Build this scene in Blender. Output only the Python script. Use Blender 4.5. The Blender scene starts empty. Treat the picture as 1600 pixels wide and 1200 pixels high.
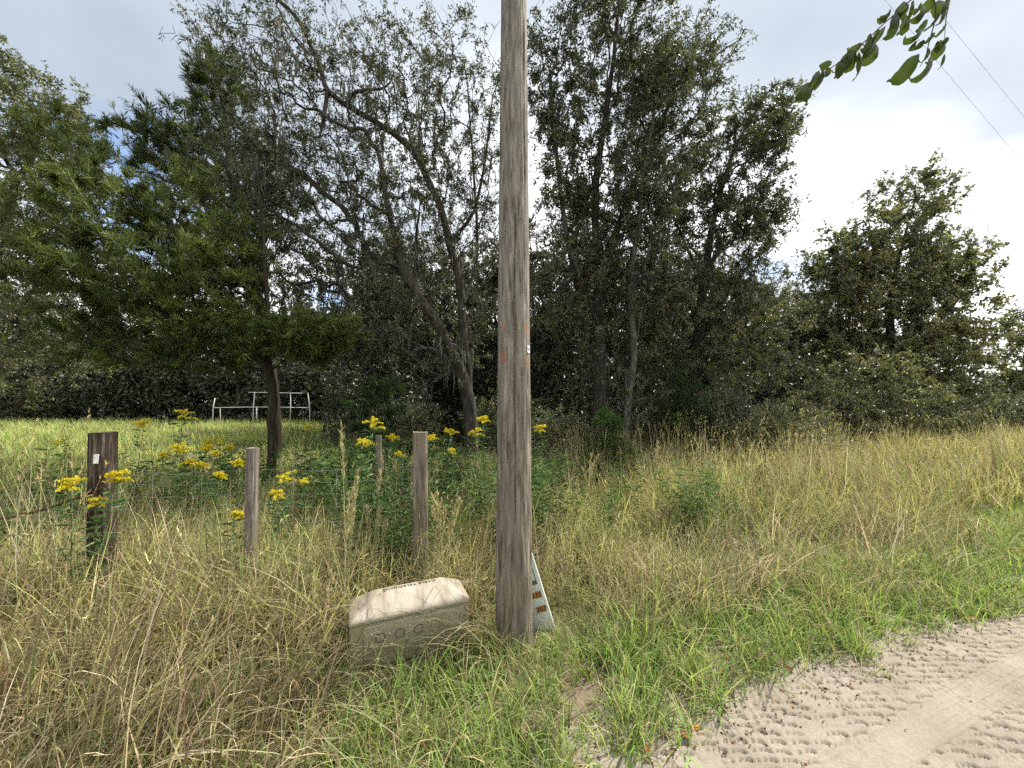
import bpy, math, random
import numpy as np
from mathutils import Vector, Matrix, Euler

RNG = np.random.default_rng(7)
random.seed(7)
SC = bpy.context.scene
COL = SC.collection
R = math.radians

# ------------------------------------------------------------------ camera
F_PX = 600.0                       # focal length in photo pixels (1600 wide)
CAM_H = 1.6
PITCH = math.atan2(30, 600)
cam_d = bpy.data.cameras.new('camera')
cam_d.sensor_width = 36.0
cam_d.lens = F_PX / 1600 * 36
cam_d.clip_start = 0.05
cam_d.clip_end = 2000
cam = bpy.data.objects.new('camera', cam_d)
COL.objects.link(cam)
cam.location = (0, 0, CAM_H)
cam.rotation_euler = (R(90) + PITCH, 0, 0)
SC.camera = cam

# ------------------------------------------------------------------ sky and sun
SUN_EL, SUN_AZ = R(52), R(62)      # azimuth measured from +Y towards +X
EXPOSURE = 1.4
SUN_STRENGTH = 3.2
world = bpy.data.worlds.new('World')
SC.world = world
world.use_nodes = True
wn, wl = world.node_tree.nodes, world.node_tree.links
wn.clear()
def wnode(t, **kw):
    n = wn.new(t)
    for k, v in kw.items():
        setattr(n, k, v)
    return n
out = wnode('ShaderNodeOutputWorld')
sky = wnode('ShaderNodeTexSky', sky_type='NISHITA', sun_disc=False, sun_elevation=SUN_EL, sun_rotation=SUN_AZ)
bg_sky = wnode('ShaderNodeBackground'); bg_sky.inputs['Strength'].default_value = 0.1
wl.new(sky.outputs[0], bg_sky.inputs[0])
tc = wnode('ShaderNodeTexCoord')
sep = wnode('ShaderNodeSeparateXYZ'); wl.new(tc.outputs['Generated'], sep.inputs[0])
zc = wnode('ShaderNodeMath', operation='MAXIMUM'); wl.new(sep.outputs['Z'], zc.inputs[0]); zc.inputs[1].default_value = 0.0
za = wnode('ShaderNodeMath', operation='ADD'); wl.new(zc.outputs[0], za.inputs[0]); za.inputs[1].default_value = 0.22
dx = wnode('ShaderNodeMath', operation='DIVIDE'); wl.new(sep.outputs['X'], dx.inputs[0]); wl.new(za.outputs[0], dx.inputs[1])
dy = wnode('ShaderNodeMath', operation='DIVIDE'); wl.new(sep.outputs['Y'], dy.inputs[0]); wl.new(za.outputs[0], dy.inputs[1])
comb = wnode('ShaderNodeCombineXYZ'); wl.new(dx.outputs[0], comb.inputs[0]); wl.new(dy.outputs[0], comb.inputs[1])
cn1 = wnode('ShaderNodeTexNoise'); cn1.inputs['Scale'].default_value = 0.85; cn1.inputs['Detail'].default_value = 6
cn1.inputs['Roughness'].default_value = 0.52
mp1 = wnode('ShaderNodeMapping'); mp1.inputs['Location'].default_value = (6.28, 6.46, 0)
wl.new(comb.outputs[0], mp1.inputs[0]); wl.new(mp1.outputs[0], cn1.inputs['Vector'])
cov = wnode('ShaderNodeMapRange'); cov.inputs[1].default_value = 0.34; cov.inputs[2].default_value = 0.42
wl.new(cn1.outputs['Fac'], cov.inputs[0])
cn2 = wnode('ShaderNodeTexNoise'); cn2.inputs['Scale'].default_value = 0.62; cn2.inputs['Detail'].default_value = 4
cn2.inputs['Roughness'].default_value = 0.5
mp2 = wnode('ShaderNodeMapping'); mp2.inputs['Location'].default_value = (35.659, 7.01, 0)
wl.new(comb.outputs[0], mp2.inputs[0]); wl.new(mp2.outputs[0], cn2.inputs['Vector'])
crmp = wnode('ShaderNodeValToRGB')
e = crmp.color_ramp.elements
e[0].position = 0.28; e[0].color = (0.20, 0.25, 0.315, 1)
e[1].position = 0.58; e[1].color = (1.05, 1.05, 1.05, 1)
em = crmp.color_ramp.elements.new(0.46); em.color = (0.42, 0.46, 0.51, 1)
wl.new(cn2.outputs['Fac'], crmp.inputs[0])
bg_cl = wnode('ShaderNodeBackground'); wl.new(crmp.outputs[0], bg_cl.inputs[0]); bg_cl.inputs['Strength'].default_value = 0.74
mixw = wnode('ShaderNodeMixShader')
wl.new(cov.outputs[0], mixw.inputs[0]); wl.new(bg_sky.outputs[0], mixw.inputs[1]); wl.new(bg_cl.outputs[0], mixw.inputs[2])
wl.new(mixw.outputs[0], out.inputs[0])

sun_d = bpy.data.lights.new('sun', 'SUN')
sun_d.energy = SUN_STRENGTH; sun_d.angle = R(5); sun_d.color = (1.0, 0.95, 0.86)
sun = bpy.data.objects.new('sun', sun_d); COL.objects.link(sun)
sdir = Vector((math.sin(SUN_AZ) * math.cos(SUN_EL), math.cos(SUN_AZ) * math.cos(SUN_EL), math.sin(SUN_EL)))
sun.rotation_euler = sdir.to_track_quat('Z', 'Y').to_euler()
sun.location = (0, 0, 30)

SC.view_settings.view_transform = 'Standard'
SC.view_settings.look = 'None'
SC.view_settings.gamma = 1
SC.view_settings.use_curve_mapping = False
SC.view_settings.exposure = EXPOSURE
SC.render.engine = 'CYCLES'
SC.cycles.use_denoising = False
SC.cycles.use_adaptive_sampling = True
SC.cycles.adaptive_threshold = 0.03
SC.cycles.adaptive_min_samples = 24
SC.cycles.debug_use_spatial_splits = True
SC.cycles.max_bounces = 4
SC.cycles.diffuse_bounces = 3
SC.cycles.glossy_bounces = 2
SC.cycles.transmission_bounces = 4
SC.cycles.transparent_max_bounces = 4
SC.cycles.caustics_reflective = False
SC.cycles.caustics_refractive = False

# ------------------------------------------------------------------ helpers
CA, SA = math.cos(PITCH), math.sin(PITCH)
def P(px, py, d):
    """point of the place at depth d (world Y) that the photo shows at px, py"""
    u, v = (px - 800) / F_PX, (600 - py) / F_PX
    y = CA - v * SA
    t = d / y
    return np.array([u * t, d, CAM_H + (SA + v * CA) * t])
def G(px, py, z=0.0):
    u, v = (px - 800) / F_PX, (600 - py) / F_PX
    dz = SA + v * CA
    t = (z - CAM_H) / dz
    return np.array([u * t, (CA - v * SA) * t, z])

E0 = np.array([0.45, 1.68]); EU = np.array([0.925, 0.380]); EN = np.array([-0.380, 0.925])
def road_s(x, y):
    return (x - E0[0]) * EN[0] + (y - E0[1]) * EN[1]
def sstep(a, b, x):
    t = np.clip((x - a) / (b - a), 0, 1)
    return t * t * (3 - 2 * t)
_ph = RNG.uniform(0, 6.28, (12, 2))
def wob(x, y, sc):
    """cheap smooth pseudo noise in -1..1"""
    r = 0
    for k in range(6):
        a = k * 1.05 + 0.3
        f = sc * (1 + 0.37 * k)
        r = r + np.sin((x * math.cos(a) + y * math.sin(a)) * f + _ph[k, 0]) / (1 + 0.5 * k)
    return r / 2.6
def gz(x, y):
    s = road_s(x, y)
    z = 0.07 * sstep(0.0, 0.7, s) + 0.02 * wob(x, y, 1.3) * sstep(0.1, 1.0, s)
    z = z + 0.05 * wob(x, y, 0.35) * sstep(2, 6, s)
    return z

def mesh_from(name, V, faces, mats=(), smooth=False, attrs=None, mat_idx=None):
    """faces: list of int arrays (n,3) or (n,4)"""
    V = np.asarray(V, dtype=np.float32)
    me = bpy.data.meshes.new(name)
    me.vertices.add(len(V)); me.vertices.foreach_set('co', V.ravel())
    li, ls, c = [], [], 0
    for f in faces:
        f = np.asarray(f, dtype=np.int32)
        if f.size == 0: continue
        n, k = f.shape
        li.append(f.ravel()); ls.append(c + np.arange(n) * k); c += n * k
    li = np.concatenate(li).astype(np.int32); ls = np.concatenate(ls).astype(np.int32)
    me.loops.add(len(li)); me.loops.foreach_set('vertex_index', li)
    me.polygons.add(len(ls)); me.polygons.foreach_set('loop_start', ls)
    if mat_idx is not None: me.polygons.foreach_set('material_index', np.asarray(mat_idx, dtype=np.int32))
    me.polygons.foreach_set('use_smooth', np.full(len(ls), smooth))
    me.update(calc_edges=True)
    for m in mats: me.materials.append(m)
    for k, (t, a) in (attrs or {}).items():
        at = me.attributes.new(k, t, 'POINT')
        a = np.asarray(a, dtype=np.float32)
        at.data.foreach_set('color' if t == 'FLOAT_COLOR' else ('vector' if t == 'FLOAT_VECTOR' else 'value'), a.ravel())
    return me

def link(name, data, parent=None, loc=None):
    o = bpy.data.objects.new(name, data)
    COL.objects.link(o)
    if loc is not None: o.location = loc
    if parent is not None: o.parent = parent
    return o
def tag(o, label=None, cat=None, group=None, kind=None):
    if label: o['label'] = label
    if cat: o['category'] = cat
    if group: o['group'] = group
    if kind: o['kind'] = kind
    return o
def thing(name, label, cat, loc=(0, 0, 0), group=None):
    return tag(link(name, None, None, loc), label, cat, group)
def copy_tree(o, parent=None):
    c = o.copy(); COL.objects.link(c); c.parent = parent
    for ch in o.children: copy_tree(ch, c)
    return c

class MB:
    """collects verts and faces with one tint per vertex"""
    def __init__(s): s.V = []; s.F3 = []; s.F4 = []; s.T = []; s.n = 0
    def add(s, V, f3=None, f4=None, tint=0.5):
        V = np.asarray(V, float).reshape(-1, 3)
        if f3 is not None and len(f3): s.F3.append(np.asarray(f3) + s.n)
        if f4 is not None and len(f4): s.F4.append(np.asarray(f4) + s.n)
        s.V.append(V); s.T.append(np.broadcast_to(np.asarray(tint, float), (len(V),)) if np.ndim(tint) < 2 else tint)
        s.n += len(V)
    def mesh(s, name, mats, smooth=False, color=False):
        fs = []
        if s.F4: fs.append(np.concatenate(s.F4))
        if s.F3: fs.append(np.concatenate(s.F3))
        T = np.concatenate(s.T)
        at = {'Col': ('FLOAT_COLOR', np.c_[T, np.ones(len(T))])} if color else {'tint': ('FLOAT', T)}
        return mesh_from(name, np.concatenate(s.V), fs, mats, smooth, at)

def unit(a):
    return a / np.maximum(np.linalg.norm(a, axis=-1, keepdims=True), 1e-9)

def sweep(pts, rad, ns=6, cap=True):
    """tube along a polyline: verts, quads, tris"""
    pts = np.asarray(pts, float); rad = np.broadcast_to(np.asarray(rad, float), (len(pts),))
    n = len(pts)
    t = np.gradient(pts, axis=0) if n > 2 else np.repeat((pts[1] - pts[0])[None], 2, 0)
    t = unit(t)
    m = unit(t.mean(0))
    ref = np.array([0, 0, 1.0]) if abs(m[2]) < 0.8 else np.array([1.0, 0, 0])
    u = unit(np.cross(t, ref)); v = np.cross(t, u)
    a = np.arange(ns) * 2 * math.pi / ns
    ring = pts[:, None, :] + rad[:, None, None] * (np.cos(a)[None, :, None] * u[:, None, :] + np.sin(a)[None, :, None] * v[:, None, :])
    V = ring.reshape(-1, 3)
    i = np.arange(n - 1)[:, None] * ns; j = np.arange(ns)[None, :]; j2 = (j + 1) % ns
    q = np.stack([i + j, i + ns + j, i + ns + j2, i + j2], -1).reshape(-1, 4)[:, ::-1]
    f3 = []
    if cap:
        V = np.r_[V, pts[-1][None], pts[0][None]]
        k = n * ns
        jj = np.arange(ns); jn = (jj + 1) % ns
        f3 = np.r_[np.c_[(n - 1) * ns + jj, (n - 1) * ns + jn, np.full(ns, k)], np.c_[jn, jj, np.full(ns, k + 1)]]
    return V, q, f3

def catmull(p, sub):
    p = np.asarray(p, float)
    if len(p) < 3 or sub < 2: return p
    q = np.vstack([2 * p[0] - p[1], p, 2 * p[-1] - p[-2]])
    outp = []
    for i in range(1, len(q) - 2):
        t = np.arange(sub)[:, None] / sub
        a, b, c, d = q[i - 1], q[i], q[i + 1], q[i + 2]
        outp.append(0.5 * ((2 * b) + (c - a) * t + (2 * a - 5 * b + 4 * c - d) * t ** 2 + (-a + 3 * b - 3 * c + d) * t ** 3))
    outp.append(p[-1][None])
    return np.vstack(outp)

def box(cx, cy, cz, sx, sy, sz):
    V = np.array([[x, y, z] for x in (-.5, .5) for y in (-.5, .5) for z in (-.5, .5)]) * [sx, sy, sz] + [cx, cy, cz]
    f = np.array([[0, 1, 3, 2], [4, 6, 7, 5], [0, 4, 5, 1], [2, 3, 7, 6], [0, 2, 6, 4], [1, 5, 7, 3]])
    return V, f

# ------------------------------------------------------------------ materials
def new_mat(name):
    m = bpy.data.materials.new(name); m.use_nodes = True
    nt = m.node_tree; nt.nodes.clear()
    return m, nt.nodes, nt.links
def add(ns, t, **kw):
    n = ns.new(t)
    for k, v in kw.items(): setattr(n, k, v)
    return n
def noise(ns, ls, scale, detail=4, rough=0.55, vec=None, stretch=None, coord='Object'):
    t = add(ns, 'ShaderNodeTexNoise')
    t.inputs['Scale'].default_value = scale; t.inputs['Detail'].default_value = detail; t.inputs['Roughness'].default_value = rough
    c = vec
    if c is None:
        c = add(ns, 'ShaderNodeTexCoord').outputs[coord]
    if stretch:
        mp = add(ns, 'ShaderNodeMapping'); mp.inputs['Scale'].default_value = stretch
        ls.new(c, mp.inputs[0]); c = mp.outputs[0]
    ls.new(c, t.inputs['Vector'])
    return t.outputs['Fac']
def ramp(ns, ls, fac, stops):
    r = add(ns, 'ShaderNodeValToRGB')
    el = r.color_ramp.elements
    while len(el) < len(stops): el.new(0.5)
    for e_, (p, c) in zip(el, stops):
        e_.position = p; e_.color = (*c, 1) if len(c) == 3 else c
    ls.new(fac, r.inputs[0])
    return r.outputs[0]
def mixc(ns, ls, fac, a, b, mode='MIX'):
    m = add(ns, 'ShaderNodeMix', data_type='RGBA', blend_type=mode)
    for s_, v in ((0, fac), (6, a), (7, b)):
        if isinstance(v, (int, float)): m.inputs[s_].default_value = v
        elif isinstance(v, tuple): m.inputs[s_].default_value = (*v, 1)
        else: ls.new(v, m.inputs[s_])
    return m.outputs[2]
def bump(ns, ls, h, strength=0.5, dist=0.01):
    b = add(ns, 'ShaderNodeBump'); b.inputs['Strength'].default_value = strength; b.inputs['Distance'].default_value = dist
    ls.new(h, b.inputs['Height'])
    return b.outputs[0]
def finish(m, ns, ls, col, rough=0.8, spec=0.3, normal=None, trans=None, transfac=0.3, metallic=0):
    p = add(ns, 'ShaderNodeBsdfPrincipled'); o = add(ns, 'ShaderNodeOutputMaterial')
    if isinstance(col, tuple): p.inputs['Base Color'].default_value = (*col, 1)
    else: ls.new(col, p.inputs['Base Color'])
    if isinstance(rough, (int, float)): p.inputs['Roughness'].default_value = rough
    else: ls.new(rough, p.inputs['Roughness'])
    p.inputs['Specular IOR Level'].default_value = spec
    p.inputs['Metallic'].default_value = metallic
    if normal is not None: ls.new(normal, p.inputs['Normal'])
    if trans is None:
        ls.new(p.outputs[0], o.inputs[0])
    else:
        t = add(ns, 'ShaderNodeBsdfTranslucent'); ls.new(trans, t.inputs[0])
        mx = add(ns, 'ShaderNodeMixShader'); mx.inputs[0].default_value = transfac
        ls.new(p.outputs[0], mx.inputs[1]); ls.new(t.outputs[0], mx.inputs[2]); ls.new(mx.outputs[0], o.inputs[0])
    return m

def leaf_mat(name, stops, rough=0.42, spec=0.45, transfac=0.28, gain=(1.5, 1.55, 0.8)):
    m, ns, ls = new_mat(name)
    a = add(ns, 'ShaderNodeAttribute', attribute_name='tint')
    c = ramp(ns, ls, a.outputs['Fac'], stops)
    t = mixc(ns, ls, 1.0, c, gain, 'MULTIPLY')
    return finish(m, ns, ls, c, rough, spec, None, t, transfac)

def bark_mat(name, a, b, c, scale=14, stretch=(1, 1, 0.25), bs=0.7):
    m, ns, ls = new_mat(name)
    n1 = noise(ns, ls, scale, 6, 0.65, stretch=stretch)
    n2 = noise(ns, ls, 2.2, 3)
    col = ramp(ns, ls, n1, [(0.3, a), (0.55, b), (0.75, c)])
    col = mixc(ns, ls, n2, col, (0.75, 0.8, 0.72), 'MULTIPLY')
    return finish(m, ns, ls, col, 0.9, 0.15, bump(ns, ls, n1, bs, 0.02))

M = {}
M['oak_leaf'] = leaf_mat('oak_leaf', [(0.0, (0.036, 0.042, 0.026)), (0.5, (0.078, 0.087, 0.048)), (0.86, (0.135, 0.143, 0.075)), (0.97, (0.19, 0.155, 0.06))], spec=0.5)
M['laurel_leaf'] = leaf_mat('laurel_leaf', [(0.0, (0.036, 0.044, 0.025)), (0.5, (0.078, 0.091, 0.048)), (0.85, (0.138, 0.152, 0.078)), (0.97, (0.20, 0.16, 0.06))], rough=0.38, spec=0.5)
M['vine_leaf'] = leaf_mat('vine_leaf', [(0.0, (0.058, 0.069, 0.037)), (0.5, (0.128, 0.146, 0.072)), (0.85, (0.215, 0.225, 0.108)), (0.97, (0.28, 0.21, 0.085))])
M['far_leaf'] = leaf_mat('far_leaf', [(0.0, (0.027, 0.033, 0.020)), (0.5, (0.060, 0.070, 0.037)), (0.9, (0.105, 0.118, 0.06))], transfac=0.2)
M['cedar_leaf'] = leaf_mat('cedar_leaf', [(0.0, (0.026, 0.042, 0.012)), (0.5, (0.086, 0.115, 0.027)), (0.9, (0.170, 0.195, 0.048)), (1.0, (0.21, 0.23, 0.06))], rough=0.6, spec=0.25, transfac=0.22)
M['sapling_leaf'] = leaf_mat('sapling_leaf', [(0.0, (0.025, 0.045, 0.014)), (0.6, (0.06, 0.11, 0.028)), (1.0, (0.10, 0.16, 0.045))], rough=0.6, spec=0.25, transfac=0.3)
M['moss'] = leaf_mat('moss', [(0.0, (0.06, 0.058, 0.042)), (0.6, (0.11, 0.11, 0.085)), (1.0, (0.21, 0.21, 0.17))], rough=0.9, spec=0.1, transfac=0.3, gain=(1, 1, 1))
M['oak_bark'] = bark_mat('oak_bark', (0.022, 0.018, 0.014), (0.065, 0.055, 0.045), (0.17, 0.16, 0.135))
M['red_bark'] = bark_mat('red_bark', (0.03, 0.015, 0.010), (0.085, 0.040, 0.026), (0.17, 0.11, 0.08))
M['cedar_bark'] = bark_mat('cedar_bark', (0.017, 0.013, 0.010), (0.048, 0.036, 0.027), (0.11, 0.088, 0.068), 20, (1, 1, 0.12))
M['grey_bark'] = bark_mat('grey_bark', (0.05, 0.045, 0.038), (0.12, 0.11, 0.095), (0.26, 0.25, 0.22))

def blade_mat(name, hue_var=0.03, val_var=0.5, transfac=0.36):
    m, ns, ls = new_mat(name)
    a = add(ns, 'ShaderNodeAttribute', attribute_name='Col')
    oi = add(ns, 'ShaderNodeObjectInfo')
    mr = add(ns, 'ShaderNodeMapRange'); ls.new(oi.outputs['Random'], mr.inputs[0])
    mr.inputs[3].default_value = 1 - val_var * 0.5; mr.inputs[4].default_value = 1 + val_var * 0.5
    hs = add(ns, 'ShaderNodeHueSaturation'); ls.new(a.outputs['Color'], hs.inputs['Color']); ls.new(mr.outputs[0], hs.inputs['Value'])
    c = hs.outputs[0]
    t = mixc(ns, ls, 1.0, c, (1.25, 1.25, 0.85), 'MULTIPLY')
    return finish(m, ns, ls, c, 0.62, 0.22, None, t, transfac)
M['blade'] = blade_mat('grass_blade')

# soil under the grass
m, ns, ls = new_mat('soil')
n1 = noise(ns, ls, 6, 8, 0.7); n2 = noise(ns, ls, 0.5, 3)
c = ramp(ns, ls, n1, [(0.3, (0.05, 0.04, 0.024)), (0.55, (0.12, 0.095, 0.055)), (0.75, (0.20, 0.165, 0.095))])
c = mixc(ns, ls, n2, c, (0.09, 0.10, 0.035))
M['soil'] = finish(m, ns, ls, c, 0.95, 0.1, bump(ns, ls, n1, 0.8, 0.03))

# sand
m, ns, ls = new_mat('sand')
n1 = noise(ns, ls, 3.0, 6, 0.6); n2 = noise(ns, ls, 90, 4, 0.7); n3 = noise(ns, ls, 14, 6, 0.65)
c = ramp(ns, ls, n1, [(0.3, (0.245, 0.21, 0.163)), (0.6, (0.312, 0.273, 0.218)), (0.8, (0.355, 0.316, 0.258))])
g = ramp(ns, ls, n2, [(0.3, (0.72, 0.70, 0.68)), (0.65, (1, 1, 1))])
c = mixc(ns, ls, 1.0, c, g, 'MULTIPLY')
at = add(ns, 'ShaderNodeAttribute', attribute_name='tint')     # litter and humus near the verge
lit = add(ns, 'ShaderNodeMath', operation='ADD'); ls.new(at.outputs['Fac'], lit.inputs[0])
l2 = add(ns, 'ShaderNodeMapRange'); ls.new(n3, l2.inputs[0]); l2.inputs[1].default_value = 0.3; l2.inputs[2].default_value = 0.7; l2.inputs[3].default_value = -0.5; l2.inputs[4].default_value = 0.5
ls.new(l2.outputs[0], lit.inputs[1])
lc = add(ns, 'ShaderNodeMapRange'); ls.new(lit.outputs[0], lc.inputs[0]); lc.inputs[1].default_value = 0.35; lc.inputs[2].default_value = 0.75
c = mixc(ns, ls, lc.outputs[0], c, (0.17, 0.13, 0.09))
M['sand'] = finish(m, ns, ls, c, 0.95, 0.12, bump(ns, ls, n2, 0.5, 0.004))

# weathered pole wood
m, ns, ls = new_mat('pole_wood')
tcn = add(ns, 'ShaderNodeTexCoord'); oc = tcn.outputs['Object']
g1 = noise(ns, ls, 40, 6, 0.62, vec=oc, stretch=(1, 1, 0.11))
g2 = noise(ns, ls, 13, 5, 0.6, vec=oc, stretch=(1, 1, 0.16))
g3 = noise(ns, ls, 1.6, 4, 0.6, vec=oc, stretch=(1, 1, 0.6))
c = ramp(ns, ls, g1, [(0.32, (0.035, 0.029, 0.023)), (0.44, (0.135, 0.118, 0.094)), (0.54, (0.215, 0.193, 0.157)), (0.68, (0.335, 0.307, 0.258))])
c = mixc(ns, ls, ramp(ns, ls, g2, [(0.46, (0, 0, 0)), (0.62, (0.6, 0.6, 0.6))]), c, (0.19, 0.178, 0.152))
sx = add(ns, 'ShaderNodeSeparateXYZ'); ls.new(oc, sx.inputs[0])
hz = add(ns, 'ShaderNodeMapRange'); ls.new(sx.outputs['Z'], hz.inputs[0]); hz.inputs[1].default_value = 0.0; hz.inputs[2].default_value = 2.6
hz2 = add(ns, 'ShaderNodeMath', operation='MULTIPLY_ADD'); ls.new(g3, hz2.inputs[0]); hz2.inputs[1].default_value = 0.7; ls.new(hz.outputs[0], hz2.inputs[2])
lowc = mixc(ns, ls, 1.0, c, (0.84, 0.77, 0.70), 'MULTIPLY')
hzc = add(ns, 'ShaderNodeMapRange'); ls.new(hz2.outputs[0], hzc.inputs[0]); hzc.inputs[1].default_value = 0.35; hzc.inputs[2].default_value = 1.25
c = mixc(ns, ls, hzc.outputs[0], lowc, c)
for (tx, tz, wx, wz) in ((-0.068, 2.105, 0.022, 0.05), (-0.066, 1.897, 0.03, 0.05), (0.085, 2.085, 0.02, 0.04), (0.09, 1.87, 0.02, 0.05)):
    mp = add(ns, 'ShaderNodeMapping'); ls.new(oc, mp.inputs[0])
    mp.vector_type = 'TEXTURE'; mp.inputs['Location'].default_value = (tx, -0.1, tz); mp.inputs['Scale'].default_value = (wx, 0.3, wz)
    ln = add(ns, 'ShaderNodeVectorMath', operation='LENGTH'); ls.new(mp.outputs[0], ln.inputs[0])
    mr = add(ns, 'ShaderNodeMath', operation='MULTIPLY_ADD'); ls.new(g1, mr.inputs[0]); mr.inputs[1].default_value = 2.2; ls.new(ln.outputs['Value'], mr.inputs[2])
    mk = add(ns, 'ShaderNodeMapRange'); ls.new(mr.outputs[0], mk.inputs[0]); mk.inputs[1].default_value = 2.0; mk.inputs[2].default_value = 1.35; mk.inputs[4].default_value = 0.42
    c = mixc(ns, ls, mk.outputs[0], c, (0.42, 0.13, 0.05))
M['pole_wood'] = finish(m, ns, ls, c, 0.85, 0.2, bump(ns, ls, g1, 0.8, 0.014))

def wood_mat(name, stops, stretch=(1, 1, 0.08), scale=40):
    m, ns, ls = new_mat(name)
    g1 = noise(ns, ls, scale, 7, 0.7, stretch=stretch); g2 = noise(ns, ls, 7, 4)
    c = ramp(ns, ls, g1, stops)
    c = mixc(ns, ls, ramp(ns, ls, g2, [(0.35, (0, 0, 0)), (0.75, (0.6, 0.6, 0.6))]), c, (0.5, 0.5, 0.45), 'MULTIPLY')
    return finish(m, ns, ls, c, 0.9, 0.15, bump(ns, ls, g1, 0.7, 0.008))
M['dark_post'] = wood_mat('dark_post', [(0.3, (0.012, 0.009, 0.007)), (0.5, (0.045, 0.032, 0.024)), (0.62, (0.16, 0.13, 0.10)), (0.75, (0.33, 0.30, 0.25))])
M['grey_post'] = wood_mat('grey_post', [(0.3, (0.07, 0.055, 0.045)), (0.5, (0.20, 0.17, 0.145)), (0.75, (0.38, 0.34, 0.30))])
M['tan_post'] = wood_mat('tan_post', [(0.3, (0.06, 0.048, 0.036)), (0.5, (0.185, 0.155, 0.115)), (0.75, (0.34, 0.30, 0.235))])

def plain(name, col, rough=0.6, spec=0.4, var=0.25, scale=20, metallic=0):
    m, ns, ls = new_mat(name)
    n1 = noise(ns, ls, scale, 5, 0.6)
    lo = tuple(v * (1 - var) for v in col); hi = tuple(min(1, v * (1 + var)) for v in col)
    return finish(m, ns, ls, ramp(ns, ls, n1, [(0.3, lo), (0.7, hi)]), rough, spec, bump(ns, ls, n1, 0.15, 0.003), metallic=metallic)
M['white_paint'] = plain('white_paint', (0.60, 0.60, 0.56), 0.6)
M['wire'] = plain('wire', (0.20, 0.19, 0.175), 0.6, 0.4, metallic=0.5)
M['rust'] = plain('rust', (0.09, 0.05, 0.03), 0.85, 0.2, 0.5, 60)
M['cable'] = plain('cable', (0.03, 0.03, 0.032), 0.6)
M['paper'] = plain('paper', (0.75, 0.74, 0.70), 0.7)
M['ink'] = plain('ink', (0.03, 0.03, 0.032), 0.7)
M['orange_plate'] = plain('orange_plate', (0.34, 0.15, 0.035), 0.5, var=0.35, scale=60)
M['plate_ink'] = plain('plate_ink', (0.03, 0.018, 0.008), 0.6)
M['hole'] = plain('hole', (0.10, 0.095, 0.065), 0.8)
M['flower'] = leaf_mat('flower', [(0.0, (0.46, 0.36, 0.015)), (0.5, (0.68, 0.57, 0.03)), (1.0, (0.76, 0.68, 0.09))], rough=0.8, spec=0.1, transfac=0.3, gain=(1, 1, 0.8))
M['stem'] = leaf_mat('stem', [(0.0, (0.06, 0.10, 0.03)), (1.0, (0.14, 0.18, 0.06))], rough=0.7, spec=0.2)
M['weed_leaf'] = leaf_mat('weed_leaf', [(0.0, (0.03, 0.07, 0.02)), (0.6, (0.07, 0.14, 0.045)), (1.0, (0.14, 0.22, 0.07))], rough=0.55)
M['near_leaf'] = leaf_mat('near_leaf', [(0.0, (0.025, 0.040, 0.014)), (0.5, (0.042, 0.065, 0.018)), (1.0, (0.070, 0.10, 0.026))], rough=0.4, spec=0.4, transfac=0.3)
M['plume'] = leaf_mat('plume', [(0.0, (0.30, 0.27, 0.12)), (1.0, (0.62, 0.57, 0.34))], rough=0.8, spec=0.1, transfac=0.4, gain=(1.1, 1.1, 0.9))
M['twig'] = plain('twig', (0.07, 0.05, 0.04), 0.8, 0.2, 0.4, 50)
M['stick'] = plain('stick', (0.30, 0.24, 0.17), 0.85, 0.2, 0.45, 30)
M['dead_leaf'] = leaf_mat('dead_leaf', [(0.0, (0.06, 0.025, 0.018)), (0.5, (0.26, 0.085, 0.035)), (1.0, (0.45, 0.25, 0.06))], rough=0.7, spec=0.2, transfac=0.15, gain=(1, 1, 1))

# weathered plastic of the cable housing: olive body, bleached and stained top
m, ns, ls = new_mat('housing_plastic')
tcn = add(ns, 'ShaderNodeTexCoord'); oc = tcn.outputs['Object']
n1 = noise(ns, ls, 12, 6, 0.65, vec=oc); n2 = noise(ns, ls, 14, 4, 0.6, vec=oc, stretch=(1, 0.3, 0.3)); n3 = noise(ns, ls, 4, 3, 0.5, vec=oc)
base = ramp(ns, ls, n1, [(0.3, (0.255, 0.226, 0.142)), (0.7, (0.285, 0.255, 0.165))])
bleach = ramp(ns, ls, n2, [(0.30, (0.13, 0.10, 0.085)), (0.42, (0.28, 0.235, 0.18)), (0.55, (0.345, 0.305, 0.235)), (0.75, (0.385, 0.35, 0.285))])
bleach2 = mixc(ns, ls, ramp(ns, ls, n3, [(0.5, (0, 0, 0)), (0.7, (0.8, 0.8, 0.8))]), bleach, (0.385, 0.357, 0.303))
at = add(ns, 'ShaderNodeAttribute', attribute_name='tint')
c = mixc(ns, ls, at.outputs['Fac'], base, bleach2)
M['housing'] = finish(m, ns, ls, c, 0.5, 0.4, bump(ns, ls, n1, 0.05, 0.002))
m, ns, ls = new_mat('marker_plastic')
n1 = noise(ns, ls, 9, 6, 0.65); n2 = noise(ns, ls, 60, 4)
c = ramp(ns, ls, n1, [(0.3, (0.38, 0.44, 0.38)), (0.6, (0.56, 0.60, 0.55)), (0.8, (0.68, 0.70, 0.66))])
M['marker'] = finish(m, ns, ls, c, 0.5, 0.4, bump(ns, ls, n2, 0.1, 0.002))

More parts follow.
